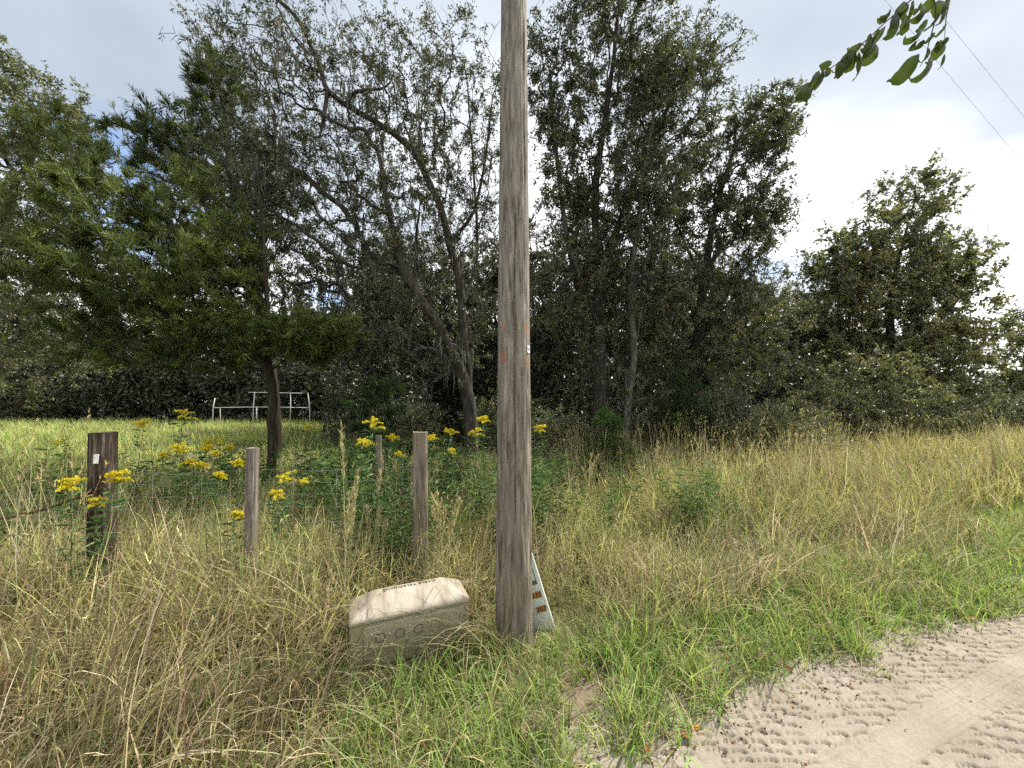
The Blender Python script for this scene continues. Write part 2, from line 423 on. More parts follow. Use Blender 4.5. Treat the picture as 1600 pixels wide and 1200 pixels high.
# ------------------------------------------------------------------ ground and road
def axis(lim, fine, step, grow=1.16):
    a = [0.0]; st = step
    while a[-1] < lim:
        a.append(a[-1] + st)
        if a[-1] > fine: st *= grow
    return np.array(a)
ax = axis(420, 9, 0.22); ax = np.r_[-ax[:0:-1], ax]
ay = axis(420, 12, 0.22); ayn = axis(60, 2, 0.3, 1.3); ay = np.r_[-ayn[:0:-1], ay]
X, Y = np.meshgrid(ax, ay)
s_ = road_s(X, Y)
Z = gz(X, Y) - 0.12 * (1 - sstep(0.62, 0.95, s_))
nx, ny = len(ax), len(ay)
ii = (np.arange(ny - 1)[:, None] * nx + np.arange(nx - 1)[None, :]).ravel()
quads = np.c_[ii, ii + 1, ii + nx + 1, ii + nx]
g = link('ground', mesh_from('ground', np.c_[X.ravel(), Y.ravel(), Z.ravel()], [quads], [M['soil']], True))
tag(g, 'dark soil and thatch under the grass of the verge and field', None, None, 'structure')

def road_sheet(u0, u1, s0, s1, du, ds, fn):
    u = np.arange(u0, u1 + du / 2, du); s = np.arange(s0, s1 + ds / 2, ds)
    U, S = np.meshgrid(u, s)
    X = E0[0] + U * EU[0] + S * EN[0]; Y = E0[1] + U * EU[1] + S * EN[1]
    Z, T = fn(U, S, X, Y)
    n = len(u)
    ii = (np.arange(len(s) - 1)[:, None] * n + np.arange(n - 1)[None, :]).ravel()
    return np.c_[X.ravel(), Y.ravel(), Z.ravel()], np.c_[ii, ii + 1, ii + n + 1, ii + n], T.ravel()
def vnoise(x, y, seed):
    """value noise, smooth"""
    xi = np.floor(x).astype(int); yi = np.floor(y).astype(int)
    fx = x - xi; fy = y - yi; fx = fx * fx * (3 - 2 * fx); fy = fy * fy * (3 - 2 * fy)
    def h(a, b):
        n = (a * 374761393 + b * 668265263 + seed * 974711) & 0x7fffffff
        n = ((n ^ (n >> 13)) * 1274126177) & 0x7fffffff
        return ((n ^ (n >> 16)) & 0xffff) / 65535.0
    return (h(xi, yi) * (1 - fx) + h(xi + 1, yi) * fx) * (1 - fy) + (h(xi, yi + 1) * (1 - fx) + h(xi + 1, yi + 1) * fx) * fy
def fbm(x, y, seed, o=4):
    r = 0; a = 0.5
    for k in range(o):
        r = r + a * vnoise(x * 2 ** k, y * 2 ** k, seed + k); a *= 0.5
    return r / (1 - 0.5 ** o)
def verge_dirt(U, S):
    w = 0.35 * (fbm(U * 2.2, S * 2.2, 5) - 0.5)
    return sstep(0.08, 0.55, S + w)
def fine_road(U, S, X, Y):
    Z = 0.004 + 0.008 * (fbm(U * 3, S * 3, 11) - 0.5) + 0.004 * (fbm(U * 14, S * 14, 21, 3) - 0.5)
    Z = Z + 0.07 * sstep(0.0, 0.7, S)
    wv = 0.02 * np.sin(U * 0.9) + 0.012 * np.sin(U * 2.3 + 1)
    s = S + wv
    def lanes(s0, s1, w, per, depth, slope, seed):
        k = np.floor((s - s0) / w); v = (s - s0) / w - k - 0.5
        off = vnoise(k * 7.3, np.floor(U * 0.7) * 0 + k, seed) * per
        warp = 0.09 * (fbm(U * 6, S * 6, seed + 3, 2) - 0.5)
        ph = (U + off + slope * v * w + 0.10 * v * v + warp) / per
        fr = ph - np.floor(ph)
        prof = np.where(fr < 0.22, -np.sin(fr / 0.22 * math.pi), 0.08 * np.sin((fr - 0.22) / 0.78 * math.pi))
        brk = sstep(0.32, 0.46, vnoise(np.floor(ph) * 3.1 + 100, k * 5.7 + 50, seed + 9) * 0.55 + 0.45 * fbm(U * 4, S * 9, seed + 5, 2))
        edge = 1 - sstep(0.36, 0.52, np.abs(v))
        msk = sstep(s0, s0 + 0.02, s) * (1 - sstep(s1 - 0.02, s1, s))
        return depth * prof * brk * edge * msk
    Z = Z + lanes(-0.24, 0.12, 0.042, 0.125, 0.030, 2.2, 31)
    Z = Z + lanes(-0.61, -0.39, 0.046, 0.12, 0.030, 2.1, 47)
    Z = Z + lanes(-1.05, -0.62, 0.05, 0.085, 0.030, 1.4, 61)
    smooth = sstep(-0.41, -0.39, s) * (1 - sstep(-0.25, -0.23, s))
    Z = Z - 0.010 * smooth + 0.004 * smooth * np.sin(s * 160) * sstep(0.4, 0.6, fbm(U * 1.5, S * 3, 88, 2))
    Z = Z + 0.012 * np.exp(-((s + 0.24) / 0.018) ** 2) + 0.012 * np.exp(-((s + 0.615) / 0.02) ** 2)
    peb = sstep(0.72, 0.85, vnoise(U * 60, S * 60, 91)) * sstep(0.5, 0.7, fbm(U * 3, S * 3, 95, 2))
    Z = Z + 0.006 * peb
    return Z, verge_dirt(U, S)
def rough_road(U, S, X, Y):
    Z = -0.018 + 0.012 * (fbm(U, S, 11, 2) - 0.5) + 0.065 * sstep(0.0, 0.7, S)
    return Z, verge_dirt(U, S)
V1, q1, T1 = road_sheet(-0.3, 5.3, -0.86, 0.48, 0.0085, 0.0085, fine_road)
V2, q2, T2 = road_sheet(-40, 90, -4.2, 0.75, 0.35, 0.165, rough_road)
rd = link('sand_road', mesh_from('sand_road', np.r_[V2, V1], [np.r_[q2, q1 + len(V2)]], [M['sand']], True, {'tint': ('FLOAT', np.r_[T2, T1])}))
tag(rd, 'pale sandy dirt road with tyre tread marks along the verge', None, None, 'structure')

# ------------------------------------------------------------------ tree builder
def blob_points(blobs, rng):
    pts, lp = [], []
    for b in blobs:
        px, py, d, rx, ry, rd, n = b[:7]; p = b[7] if len(b) > 7 else 1.0
        c = P(px, py, d)
        k = d / F_PX
        v = unit(rng.normal(size=(n, 3))) * rng.uniform(0.05, 1, (n, 1)) ** (1 / 2.4)
        v = v * [rx * k, rd, ry * k]
        v = v * (0.82 + 0.36 * rng.random((n, 1)))
        pts.append(c + v); lp.append(np.full(n, p))
    return np.vstack(pts), np.concatenate(lp)

def grow(trunks, pts, bf=0.45, r_base=0.15, r_tip=0.004, limb=None, clear=1):
    """trunks: list of polylines; the first starts at the root, others join the nearest node.
    Balanced minimum spanning tree over the crown points."""
    pos, par, pl = [], [], []
    for ti, t in enumerate(trunks):
        t = np.asarray(t, float)
        if ti == 0:
            prev = -1
        else:
            A = np.array(pos); prev = int(np.argmin(((A - t[0]) ** 2).sum(1)))
            t = t[1:]
        for p in t:
            pos.append(p); par.append(prev)
            pl.append(0 if prev < 0 else pl[prev] + float(np.linalg.norm(p - pos[prev])))
            prev = len(pos) - 1
    nt = len(pos)
    A = np.array(pos)
    n = len(pts)
    best = np.full(n, 1e9); bi = np.zeros(n, int)
    for i in range(nt):
        if i < clear: continue
        c = np.sqrt(((pts - A[i]) ** 2).sum(1)) + bf * pl[i]
        mk = c < best; best[mk] = c[mk]; bi[mk] = i
    plA = np.array(pl + [0.0] * n); POS = np.vstack([A, np.zeros((n, 3))]); PAR = np.array(par + [0] * n)
    done = np.zeros(n, bool); order = np.full(n, -1)
    for k in range(n):
        j = int(np.argmin(best)); i = bi[j]; q = nt + k
        POS[q] = pts[j]; PAR[q] = i; plA[q] = plA[i] + np.linalg.norm(pts[j] - POS[i]); order[k] = j
        best[j] = 1e18; done[j] = True
        c = np.sqrt(((pts - pts[j]) ** 2).sum(1)) + bf * plA[q]
        mk = (c < best) & ~done
        best[mk] = c[mk]; bi[mk] = q
    N = nt + n
    tips = np.zeros(N); kids = [[] for _ in range(N)]
    for q in range(N):
        if PAR[q] >= 0: kids[PAR[q]].append(q)
    for q in range(N - 1, -1, -1):
        if not kids[q]: tips[q] = 1
        if PAR[q] >= 0: tips[PAR[q]] += tips[q]
    # trunk nodes may precede later polylines: one more exact pass
    tips = np.zeros(N)
    st = [(0, 0)]; seq = []
    while st:
        q, _ = st.pop(); seq.append(q); st.extend((c, 0) for c in kids[q])
    for q in reversed(seq):
        tips[q] = 1 if not kids[q] else sum(tips[c] for c in kids[q])
    p = math.log(r_base / r_tip) / max(math.log(tips[0]), 0.1)
    rad = r_tip * tips ** p
    if limb is not None:
        k = 0
        for ti, t in enumerate(trunks):
            m_ = len(t) if ti == 0 else len(t) - 1
            a, b = (limb[0], limb[1]) if ti == 0 else (limb[1] * 1.25, limb[1] * 0.45)
            rad[k:k + m_] = np.maximum(rad[k:k + m_], np.linspace(a, b, m_)); k += m_
    return POS, PAR, kids, rad, seq, nt, order

def wood(mb, POS, kids, rad, rng, min_r=0.0, jit=0.03):
    st = [(0, None)]
    while st:
        q, start = st.pop()
        line = [start, q] if start is not None else [q]
        while kids[q]:
            ks = sorted(kids[q], key=lambda c: -rad[c])
            for c in ks[1:]: st.append((c, q))
            q = ks[0]; line.append(q)
        p = POS[line].copy(); r = rad[line].copy()
        if start is not None: r[0] = min(r[0], r[1] * 1.25)
        if len(line) < 2: continue
        big = r.max()
        if big > 0.012: p2 = catmull(p, 3 if big > 0.03 else 2); ns = 9 if big > 0.06 else 5
        else: p2 = p.copy(); ns = 3
        r2 = np.interp(np.linspace(0, 1, len(p2)), np.linspace(0, 1, len(r)), r)
        if len(p2) > 2:
            p2[1:-1] += rng.normal(size=(len(p2) - 2, 3)) * jit * (0.25 if big > 0.05 else 0.6)
        V, f4, f3 = sweep(p2, r2, ns, False)
        mb.add(V, None, f4)

def leaves_on(mb, tw, rng, bases, dirs, n_per, tw_len, L, W, droop=0.25, spread=1.0, tintc=0.45, tints=0.22):
    """twiglets with leaves"""
    n = len(bases)
    mass = fbm(bases[:, 0] * 1.1 + bases[:, 2] * 0.45 + 300, bases[:, 1] * 0.6 + bases[:, 2] * 0.9 + 300, 41, 2)
    tintc = tintc + (mass - 0.5) * 0.75  # lit and dark leaf masses painted into the tint by broad noise
    ln = tw_len * rng.uniform(0.5, 1.3, (n, 1))
    tip = bases + dirs * ln + np.array([0, 0, -1]) * ln * droop * rng.uniform(0, 1, (n, 1))
    # twiglets: 3 sided spikes
    u = unit(np.cross(dirs, rng.normal(size=(n, 3)))); v = unit(np.cross(dirs, u)); w = 0.0035
    TV = np.stack([bases + u * w, bases - 0.5 * u * w + 0.87 * v * w, bases - 0.5 * u * w - 0.87 * v * w, tip], 1).reshape(-1, 3)
    k = np.arange(n)[:, None] * 4
    tw.add(TV, np.concatenate([k + [0, 1, 3], k + [1, 2, 3], k + [2, 0, 3]]))
    t = rng.uniform(0.1, 1.05, (n, n_per, 1))
    b = bases[:, None] * (1 - t) + tip[:, None] * t
    b = b.reshape(-1, 3) + rng.normal(size=(n * n_per, 3)) * 0.02
    d = unit(np.repeat(dirs, n_per, 0) * 0.6 + spread * rng.normal(size=(n * n_per, 3)) * 0.7 + [0, 0, -droop])
    add_leaves(mb, rng, b, d, L, W, np.repeat(np.clip(tintc + rng.normal(size=n) * tints, 0, 1), n_per))
def add_leaves(mb, rng, b, d, L, W, tint):
    n = len(b)
    l = L * rng.uniform(0.6, 1.35, (n, 1)); w = W * rng.uniform(0.7, 1.3, (n, 1))
    s = unit(np.cross(d, unit(rng.normal(size=(n, 3)) + [0, 0, 0.9]))); nn = np.cross(s, d)
    m = b + d * l * 0.5
    V = np.stack([b, m + s * w * 0.5 + nn * w * 0.18, b + d * l - nn * l * 0.12, m - s * w * 0.5 + nn * w * 0.18], 1).reshape(-1, 3)
    k = np.arange(n)[:, None] * 4
    tt = np.clip(tint + rng.normal(size=n) * 0.10, 0, 1)
    tt = np.where(rng.random(n) < 0.02, 0.97, np.minimum(tt, 0.9))
    mb.add(V, np.concatenate([k + [0, 1, 2], k + [0, 2, 3]]), None, np.repeat(tt, 4))

def sprays(mb, rng, b, d, L, tint, nb=7, w=0.10):
    """feathery cedar sprays: a spine with side shoots, all thin triangles"""
    n = len(b)
    s = unit(np.cross(d, unit(rng.normal(size=(n, 3)))))
    l = L * rng.uniform(0.6, 1.4, (n, 1))
    Vs = []; tt = []
    for k in range(nb):
        if k == 0: o = b; dd = d; ll = l
        else:
            f = k / nb; o = b + d * l * (0.12 + 0.75 * f) ; sg = 1 if k % 2 else -1
            dd = unit(d * 0.9 + s * sg * 0.8 + rng.normal(size=(n, 3)) * 0.28); ll = l * (0.62 - 0.3 * f)
        q = unit(np.cross(dd, rng.normal(size=(n, 3)))) * ll * w
        Vs.append(np.stack([o - q * 0.5, o + dd * ll * 0.45 + q, o + dd * ll], 1)); tt.append(tint + rng.normal(size=n) * 0.08)
    V = np.stack(Vs, 1).reshape(-1, 3); T = np.clip(np.stack(tt, 1), 0, 1).ravel()
    mb.add(V, np.arange(len(V)).reshape(-1, 3), None, np.repeat(T, 3))

def moss_strands(mb, rng, pts, n_str, length):
    for p in pts:
        k = rng.integers(max(2, n_str // 2), n_str + 1)
        o = p + rng.normal(size=(k, 3)) * [0.10, 0.10, 0.04]
        ln = length * rng.uniform(0.4, 1.3, (k, 1)) * rng.uniform(0.6, 1.2)
        segs = 5
        prev = o; w0 = 0.012
        a = rng.uniform(0, 6.28, k); sd = np.stack([np.cos(a), np.sin(a), np.zeros(k)], 1)
        ring = []
        for j in range(segs + 1):
            f = j / segs
            c = o + np.array([0, 0, -1]) * ln * f + rng.normal(size=(k, 3)) * 0.018
            ww = w0 * (0.5 + math.sin(min(1, f * 1.25) * math.pi) * 0.9) if j < segs else 0.001
            ring.append(np.stack([c - sd * ww, c + sd * ww], 1))
        V = np.stack(ring, 1).reshape(k, -1, 3)
        b = np.arange(k)[:, None] * (2 * (segs + 1))
        f4 = np.concatenate([b + [2 * j, 2 * j + 1, 2 * j + 3, 2 * j + 2] for j in range(segs)])
        mb.add(V.reshape(-1, 3), None, f4, rng.random())

def make_tree(name, label, trunks, blobs, seed, r_base, bark, leafm, leaf=(0.055, 0.022), n_tw=4000, per=9, tw_len=0.18,
              bf=0.4, conifer=False, moss=0, group=None, cat='tree', spray=0.13, lift=0.0, r_tip=0.004, tintc=0.45, crown_name='crown',
              mosslen=0.45, clump=0.9, limb=None, clear=1):
    rng = np.random.default_rng(seed)
    pts, lp = blob_points(blobs, rng) if not callable(blobs) else blobs(rng)
    trunks = [np.array([P(*p) if len(p) == 3 and not isinstance(p, np.ndarray) else p for p in t]) for t in trunks]
    base = trunks[0][0].copy(); zb = gz(base[0], base[1]) - 0.05
    trunks[0] = np.vstack([[base[0], base[1], zb], trunks[0][1:]]) if trunks[0][0][2] < zb + 0.6 else np.vstack([[base[0], base[1], zb], trunks[0]])
    POS, PAR, kids, rad, seq, nt, order = grow(trunks, pts, bf, r_base, r_tip, limb, clear)
    root = thing(name, label, cat, (trunks[0][0][0], trunks[0][0][1], zb), group)
    off = np.array(root.location)
    mb = MB(); wood(mb, POS - off, kids, rad, rng, jit=0.03)
    # where foliage sits: thin nodes
    lpn = np.zeros(len(POS)); lpn[nt:] = lp[order]
    cand = np.where((rad < max(0.02, r_tip * 4)) & (PAR >= 0))[0]
    # clump weights so that crowns have light and dark bunches and gaps
    wgt = lpn[cand] * np.exp(rng.normal(size=len(cand)) * clump)
    pick = rng.choice(cand, n_tw, p=wgt / wgt.sum())
    t = rng.random((n_tw, 1))
    b = POS[pick] * t + POS[PAR[pick]] * (1 - t) - off
    bd = unit(POS[pick] - POS[PAR[pick]])
    d = unit(bd * 0.7 + unit(rng.normal(size=(n_tw, 3))) * 0.9 + [0, 0, lift])
    lf = MB(); tw = MB()
    if conifer:
        hh = rng.normal(size=len(POS)) * 0.15
        sprays(lf, rng, b, unit(d + bd * 0.6), spray, np.clip(tintc + hh[pick] + rng.normal(size=n_tw) * 0.12, 0, 1))
    else:
        leaves_on(lf, mb, rng, b, d, per, tw_len, leaf[0], leaf[1], tintc=tintc)
    link('trunk', mb.mesh('trunk', [bark], True), root)
    link(crown_name, lf.mesh('crown', [leafm]), root)
    if moss:
        mm = MB()
        c2 = np.where((rad > 0.008) & (rad < 0.08))[0]
        moss_strands(mm, rng, POS[rng.choice(c2, moss)] - off, 9, mosslen)
        tag(link('hanging_moss', mm.mesh('hanging_moss', [M['moss']]), root), kind='stuff')
    return root
#@@TREES
# ------------------------------------------------------------------ trees
D = 9.0
oak_tr = [
    [(738, 705, D), (735, 650, D), (731, 600, D), (726, 540, D), (722, 480, D), (716, 430, D), (702, 380, D), (690, 330, D), (666, 275, D),
     (648, 240, D), (612, 207, D), (572, 182, D), (540, 163, D), (512, 140, D), (502, 110, D), (490, 80, D), (475, 45, D - .2), (450, 14, D - .4), (420, -12, D - .6), (380, -40, D - .8)],
    [(735, 640, D), (722, 590, D - .2), (700, 540, D - .3), (681, 502, D - .4), (652, 462, D - .5), (630, 420, D - .6), (600, 411, D - .8), (570, 414, D - 1), (538, 432, D - 1.2)],
    [(560, 415, D - 1), (545, 414, D - 1.1), (500, 378, D - 1.2), (450, 345, D - 1.2), (415, 325, D - 1.1), (370, 300, D - 1)],
    [(630, 420, D - .6), (622, 395, D - .6), (612, 350, D - .5), (600, 290, D - .4), (592, 240, D - .3)],
    [(640, 450, D - .5), (648, 400, D - .4), (652, 350, D - .2), (658, 300, D)],
    [(545, 165, D), (552, 146, D - .3), (578, 140, D - .4), (603, 136, D - .5), (616, 112, D - .6)],
    [(503, 118, D), (472, 106, D + .3), (445, 62, D + .5), (425, 35, D + .6)],
    [(516, 152, D), (505, 190, D - .3), (498, 216, D - .4)],
    [(722, 480, D), (745, 400, D + .5), (742, 300, D + .8), (735, 200, D + 1), (728, 110, D + 1.2)],
    [(702, 380, D), (740, 330, D + .2), (760, 240, D + .2), (770, 150, D)],
]
oak_bl = [(490, 150, 9, 170, 150, 1.8, 820, 0.6), (620, 160, 9, 120, 150, 1.8, 420, 0.9), (720, 190, 9.2, 110, 190, 1.6, 520), (420, 70, 8.6, 140, 90, 1.4, 460, 0.4),
          (480, 330, 8.6, 170, 110, 1.6, 420, 0.9), (640, 340, 9, 150, 120, 1.6, 420), (560, 470, 8.5, 130, 80, 1.4, 260, 0.8), (700, 470, 9.3, 100, 120, 1.5, 300, 0.8),
          (360, 270, 8.8, 110, 110, 1.2, 420, 0.4), (440, 260, 9.2, 90, 90, 1.2, 300, 0.8), (450, 410, 9.2, 90, 60, 1.2, 200, 1.0), (650, 560, 8.7, 120, 70, 1.2, 200, 0.25)]
make_tree('live_oak', 'grey-barked live oak with a red leaning limb and crooked bare limbs over the pole', oak_tr, oak_bl, 3, 0.17, M['oak_bark'], M['oak_leaf'],
          leaf=(0.07, 0.029), n_tw=9600, per=9, moss=130, mosslen=0.65, limb=(0.115, 0.035), clear=3)

D = 8.6
make_tree('laurel_oak', 'tall dense twin-stemmed laurel oak just behind the utility pole, reaching out of frame',
          [[(940, 705, D), (938, 620, D), (934, 520, D), (938, 420, D), (930, 340, D), (936, 250, D), (950, 150, D), (962, 60, D), (972, -60, D)],
           [(934, 520, D), (900, 430, D - .2), (880, 330, D - .3), (868, 230, D - .2), (860, 120, D)],
           [(938, 420, D), (975, 330, D + .3), (1010, 240, D + .4), (1050, 150, D + .4), (1110, 90, D + .3), (1160, 60, D + .2)]],
          [(960, 80, 8.6, 110, 150, 1.5, 520), (1040, 160, 8.8, 95, 130, 1.5, 420), (1090, 80, 8.8, 75, 70, 1.0, 160, 0.8), (890, 250, 8.5, 60, 150, 1.3, 360), (960, 300, 8.6, 110, 110, 1.4, 420),
           (900, 450, 8.4, 90, 100, 1.3, 320), (1000, 460, 8.6, 80, 100, 1.3, 260, 0.8), (960, -40, 8.6, 110, 80, 1.4, 240), (930, 590, 8.3, 70, 80, 0.9, 260, 0.12), (845, 90, 8.6, 30, 120, 0.8, 110, 0.8)],
          5, 0.16, M['oak_bark'], M['laurel_leaf'], leaf=(0.075, 0.033), n_tw=9000, per=9, moss=55, mosslen=0.6, limb=(0.12, 0.03), clear=3)
D = 8.0
make_tree('slender_oak', 'slender pale-barked oak standing close to the right of the twin-stemmed laurel oak',
          [[(977, 725, D), (980, 640, D), (990, 560, D), (985, 450, D), (998, 350, D), (1004, 280, D), (1020, 190, D), (1035, 100, D)]],
          [(1030, 140, 8, 50, 90, 0.8, 160), (1000, 300, 8, 60, 80, 0.8, 160), (1010, 420, 8, 70, 80, 0.8, 160, 0.8), (990, 620, 7.9, 60, 60, 0.6, 160, 0.1)],
          6, 0.075, M['grey_bark'], M['laurel_leaf'], leaf=(0.07, 0.03), n_tw=2000, per=9)
D = 10.0
make_tree('leaning_oak', 'dense dark oak leaning right with a ragged crown between pole and vine-hung tree',
          [[(1096, 690, D), (1090, 560, D), (1100, 440, D), (1118, 330, D), (1148, 230, D), (1190, 165, D)],
           [(1100, 440, D), (1060, 360, D), (1050, 290, D)],
           [(1118, 330, D), (1180, 310, D), (1240, 320, D)]],
          [(1150, 250, 10, 80, 95, 1.6, 420), (1205, 190, 10, 50, 50, 1.0, 200), (1110, 400, 10, 110, 120, 1.8, 520), (1195, 330, 10, 60, 45, 1.0, 180, 0.9),
           (1070, 520, 9.6, 100, 100, 1.5, 360), (1170, 520, 10, 100, 110, 1.5, 420), (1060, 300, 10, 60, 80, 1.2, 220)],
          8, 0.15, M['oak_bark'], M['laurel_leaf'], leaf=(0.08, 0.036), n_tw=8000, per=9)
D = 16.0
make_tree('vine_hung_tree', 'broad tree smothered in yellow-green vines at the bend of the verge',
          [[(1405, 655, D), (1395, 560, D), (1390, 480, D), (1405, 400, D), (1430, 310, D)],
           [(1395, 560, D), (1340, 490, D), (1300, 430, D)], [(1390, 480, D), (1440, 430, D), (1485, 400, D)]],
          [(1395, 410, 16, 115, 90, 2.5, 480), (1425, 305, 16, 60, 48, 1.6, 220, 0.5), (1470, 425, 16, 48, 70, 2.0, 220), (1310, 470, 16, 75, 80, 2.0, 300), (1385, 560, 15.5, 120, 90, 2.5, 560), (1488, 570, 16, 42, 70, 1.8, 220), (1340, 400, 16, 70, 60, 2.0, 160), (1450, 500, 15.5, 90, 70, 2.2, 260)],
          9, 0.26, M['oak_bark'], M['vine_leaf'], leaf=(0.13, 0.075), n_tw=8500, per=9, tw_len=0.30, r_tip=0.006, tintc=0.55)
D = 25.0
make_tree('roadside_tree', 'yellowing tree farthest along the road behind the vine-hung tree',
          [[(1620, 650, D), (1615, 580, D), (1610, 510, D)]],
          [(1605, 560, 25, 45, 60, 2.5, 260), (1680, 540, 25, 60, 80, 3, 260), (1570, 605, 25, 25, 30, 1.5, 80), (1600, 490, 25, 22, 14, 1.2, 30, 0.6)],
          10, 0.3, M['oak_bark'], M['vine_leaf'], leaf=(0.17, 0.09), n_tw=2400, per=9, tw_len=0.4, r_tip=0.008, tintc=0.6)

D = 7.0
make_tree('red_cedar', 'feathery green cedar with dark straight trunk and long boughs sweeping left over the field',
          [[(427, 735, D), (424, 660, D), (420, 580, D), (417, 480, D), (413, 400, D), (408, 320, D), (398, 250, D)],
           [(420, 565, D), (370, 540, D - .3), (310, 520, D - .5), (230, 480, D - .7), (150, 430, D - .8), (70, 390, D - .7)],
           [(418, 500, D), (360, 450, D - .2), (300, 400, D - .3), (230, 340, D - .5), (160, 270, D - .5), (110, 220, D - .4)],
           [(416, 450, D), (360, 380, D + .4), (300, 320, D + .6), (240, 270, D + .8)],
           [(420, 560, D), (460, 550, D - .4), (510, 525, D - .6), (560, 510, D - .8)],
           [(420, 580, D), (350, 570, D + .5), (270, 550, D + .9), (190, 545, D + 1)]],
          [(150, 330, 6.5, 150, 75, 1.1, 420), (230, 420, 6.5, 170, 70, 1.2, 480), (100, 430, 6.4, 110, 70, 1.0, 220, 0.8), (320, 480, 6.6, 100, 70, 1.1, 300), (100, 240, 6.6, 70, 70, 0.8, 180),
           (300, 340, 7.2, 90, 80, 1.1, 300), (490, 520, 6.4, 85, 32, 0.6, 200, 1.2), (400, 520, 6.8, 60, 50, 0.8, 160), (370, 400, 7, 60, 80, 1.0, 220, 0.8), (230, 520, 7.3, 130, 45, 1.0, 220, 0.9), (320, 560, 7.2, 90, 30, 0.9, 130, 0.8), (130, 540, 7.0, 100, 45, 1.0, 150, 0.7), (480, 545, 6.8, 60, 30, 0.6, 110, 1.0)],
          12, 0.075, M['cedar_bark'], M['cedar_leaf'], n_tw=24000, conifer=True, spray=0.17, lift=0.18, bf=0.55, r_tip=0.003, clear=3, clump=1.25, limb=(0.08, 0.012))
D = 10.5
make_tree('tall_cedar', 'dark pointed cedar rising behind the feathery green cedar',
          [[(432, 665, D), (412, 500, D), (368, 350, D), (352, 200, D), (342, 70, D)], [(372, 400, D), (320, 320, D), (270, 240, D), (225, 190, D)]],
          [(342, 140, 10.5, 45, 75, 1.0, 260), (300, 230, 10.5, 80, 70, 1.2, 320), (240, 230, 10.5, 60, 60, 1.0, 180), (380, 300, 10.5, 90, 100, 1.3, 380), (350, 450, 10.5, 90, 110, 1.3, 260)],
          13, 0.14, M['cedar_bark'], M['cedar_leaf'], n_tw=11000, conifer=True, spray=0.24, lift=0.35, tintc=0.22, r_tip=0.004)
D = 12.0
make_tree('edge_oak', 'leafy oak at the edge of the field, left of the feathery cedar',
          [[(-40, 665, D), (-30, 520, D), (-10, 400, D), (20, 300, D), (60, 210, D)], [(-10, 400, D), (60, 340, D), (120, 330, D)], [(-30, 520, D), (-120, 350, D), (-100, 150, D)]],
          [(70, 200, 12, 90, 80, 1.8, 360), (10, 300, 12, 120, 110, 2.0, 420), (-60, 150, 12, 70, 120, 1.5, 260), (60, 430, 12, 140, 110, 2.0, 420, 0.9), (20, 560, 12, 130, 70, 2, 300, 0.8), (0, 90, 12, 22, 40, 0.8, 60)],
          14, 0.22, M['oak_bark'], M['vine_leaf'], leaf=(0.10, 0.048), n_tw=5600, per=9, tw_len=0.25, tintc=0.42)

# wood behind: three kinds of tree, each copied
def crown_local(h, w, n, base_f=0.35, lean=0):
    def f(rng):
        v = unit(rng.normal(size=(n, 3))) * rng.uniform(0.05, 1, (n, 1)) ** (1 / 2.5)
        k = rng.uniform(0.7, 1.25, (n, 1))
        p = v * [w, w, h * (1 - base_f) / 2] * k + [lean, 0, h * (base_f + (1 - base_f) / 2)]
        p[:, 0] += 0.6 * np.sin(p[:, 2] * 1.3); p[:, 1] += 0.6 * np.cos(p[:, 2] * 0.9)
        p[:, 2] = np.maximum(p[:, 2], h * 0.12)
        return p, np.ones(n)
    return f
protos = []
for k, (h, w, seed, lbl) in enumerate(((13, 3.0, 21, 'dark broad tree'), (15, 2.3, 22, 'tall narrow tree'), (10, 2.8, 23, 'low bushy tree'))):
    tr = [[np.array([0, 0, 0.]), np.array([0.1, 0.05, h * .2]), np.array([-0.1, 0.2, h * .45]), np.array([0.2, 0.1, h * .7]), np.array([0.1, 0, h * .9])]]
    t = make_tree('woodland_tree', '', tr, crown_local(h, w, 800, (0.25, 0.3, 0.12)[k]), seed, 0.17, M['oak_bark'], M['far_leaf'],
                  leaf=(0.13, 0.065), n_tw=3600, per=8, tw_len=0.32, r_tip=0.007, group='trees of the wood behind', clump=0.9, moss=30, mosslen=0.9)
    protos.append(t)
spots = [  # photo column, depth, kind, scale, turn
    (-60, 34, 1, 1.05, 0.3), (30, 31, 0, 1.0, 1.1), (110, 33, 2, 1.1, 2.0), (180, 36, 1, 1.0, 3.0), (250, 31, 0, 0.9, 4.1), (310, 34, 2, 1.1, 5.2), (375, 32, 0, 0.85, 0.7), (455, 31, 1, 0.8, 1.9),
    (572, 22, 2, 0.95, 2.6), (588, 17, 0, 0.70, 3.9), (610, 21, 1, 0.8, 5.5), (668, 16, 2, 0.85, 0.1), (720, 20, 0, 0.85, 2.2), (775, 15, 1, 0.55, 3.3), (830, 18, 0, 0.8, 4.4),
    (880, 14, 2, 0.8, 5.9), (925, 19, 1, 0.8, 1.3), (1010, 15, 0, 0.65, 2.9), (1060, 18, 2, 0.9, 0.5), (1130, 17, 0, 0.7, 3.6), (1210, 18, 2, 0.8, 4.9), (1280, 21, 2, 0.85, 1.7), (1420, 27, 0, 0.55, 2.4)]
where = ['at the far left end of the field', 'behind the edge oak', 'left behind the dark leaning post', 'left of the white pipe frame far back', 'over the far edge of the field', 'behind the left end of the white pipe frame',
         'directly behind the white pipe frame', 'right behind the white pipe frame', 'between pipe frame and live oak', 'left behind the red leaning limb', 'far behind the red leaning limb', 'close behind the live oak trunk',
         'far behind the live oak trunk', 'hidden close behind the utility pole', 'just right behind the utility pole', 'close left behind the twin-stemmed oak', 'far behind the twin-stemmed oak', 'right behind the slender oak',
         'deep between slender and leaning oaks', 'behind the leaning oak', 'right behind the leaning oak', 'left behind the vine-hung tree', 'right behind the vine-hung tree']
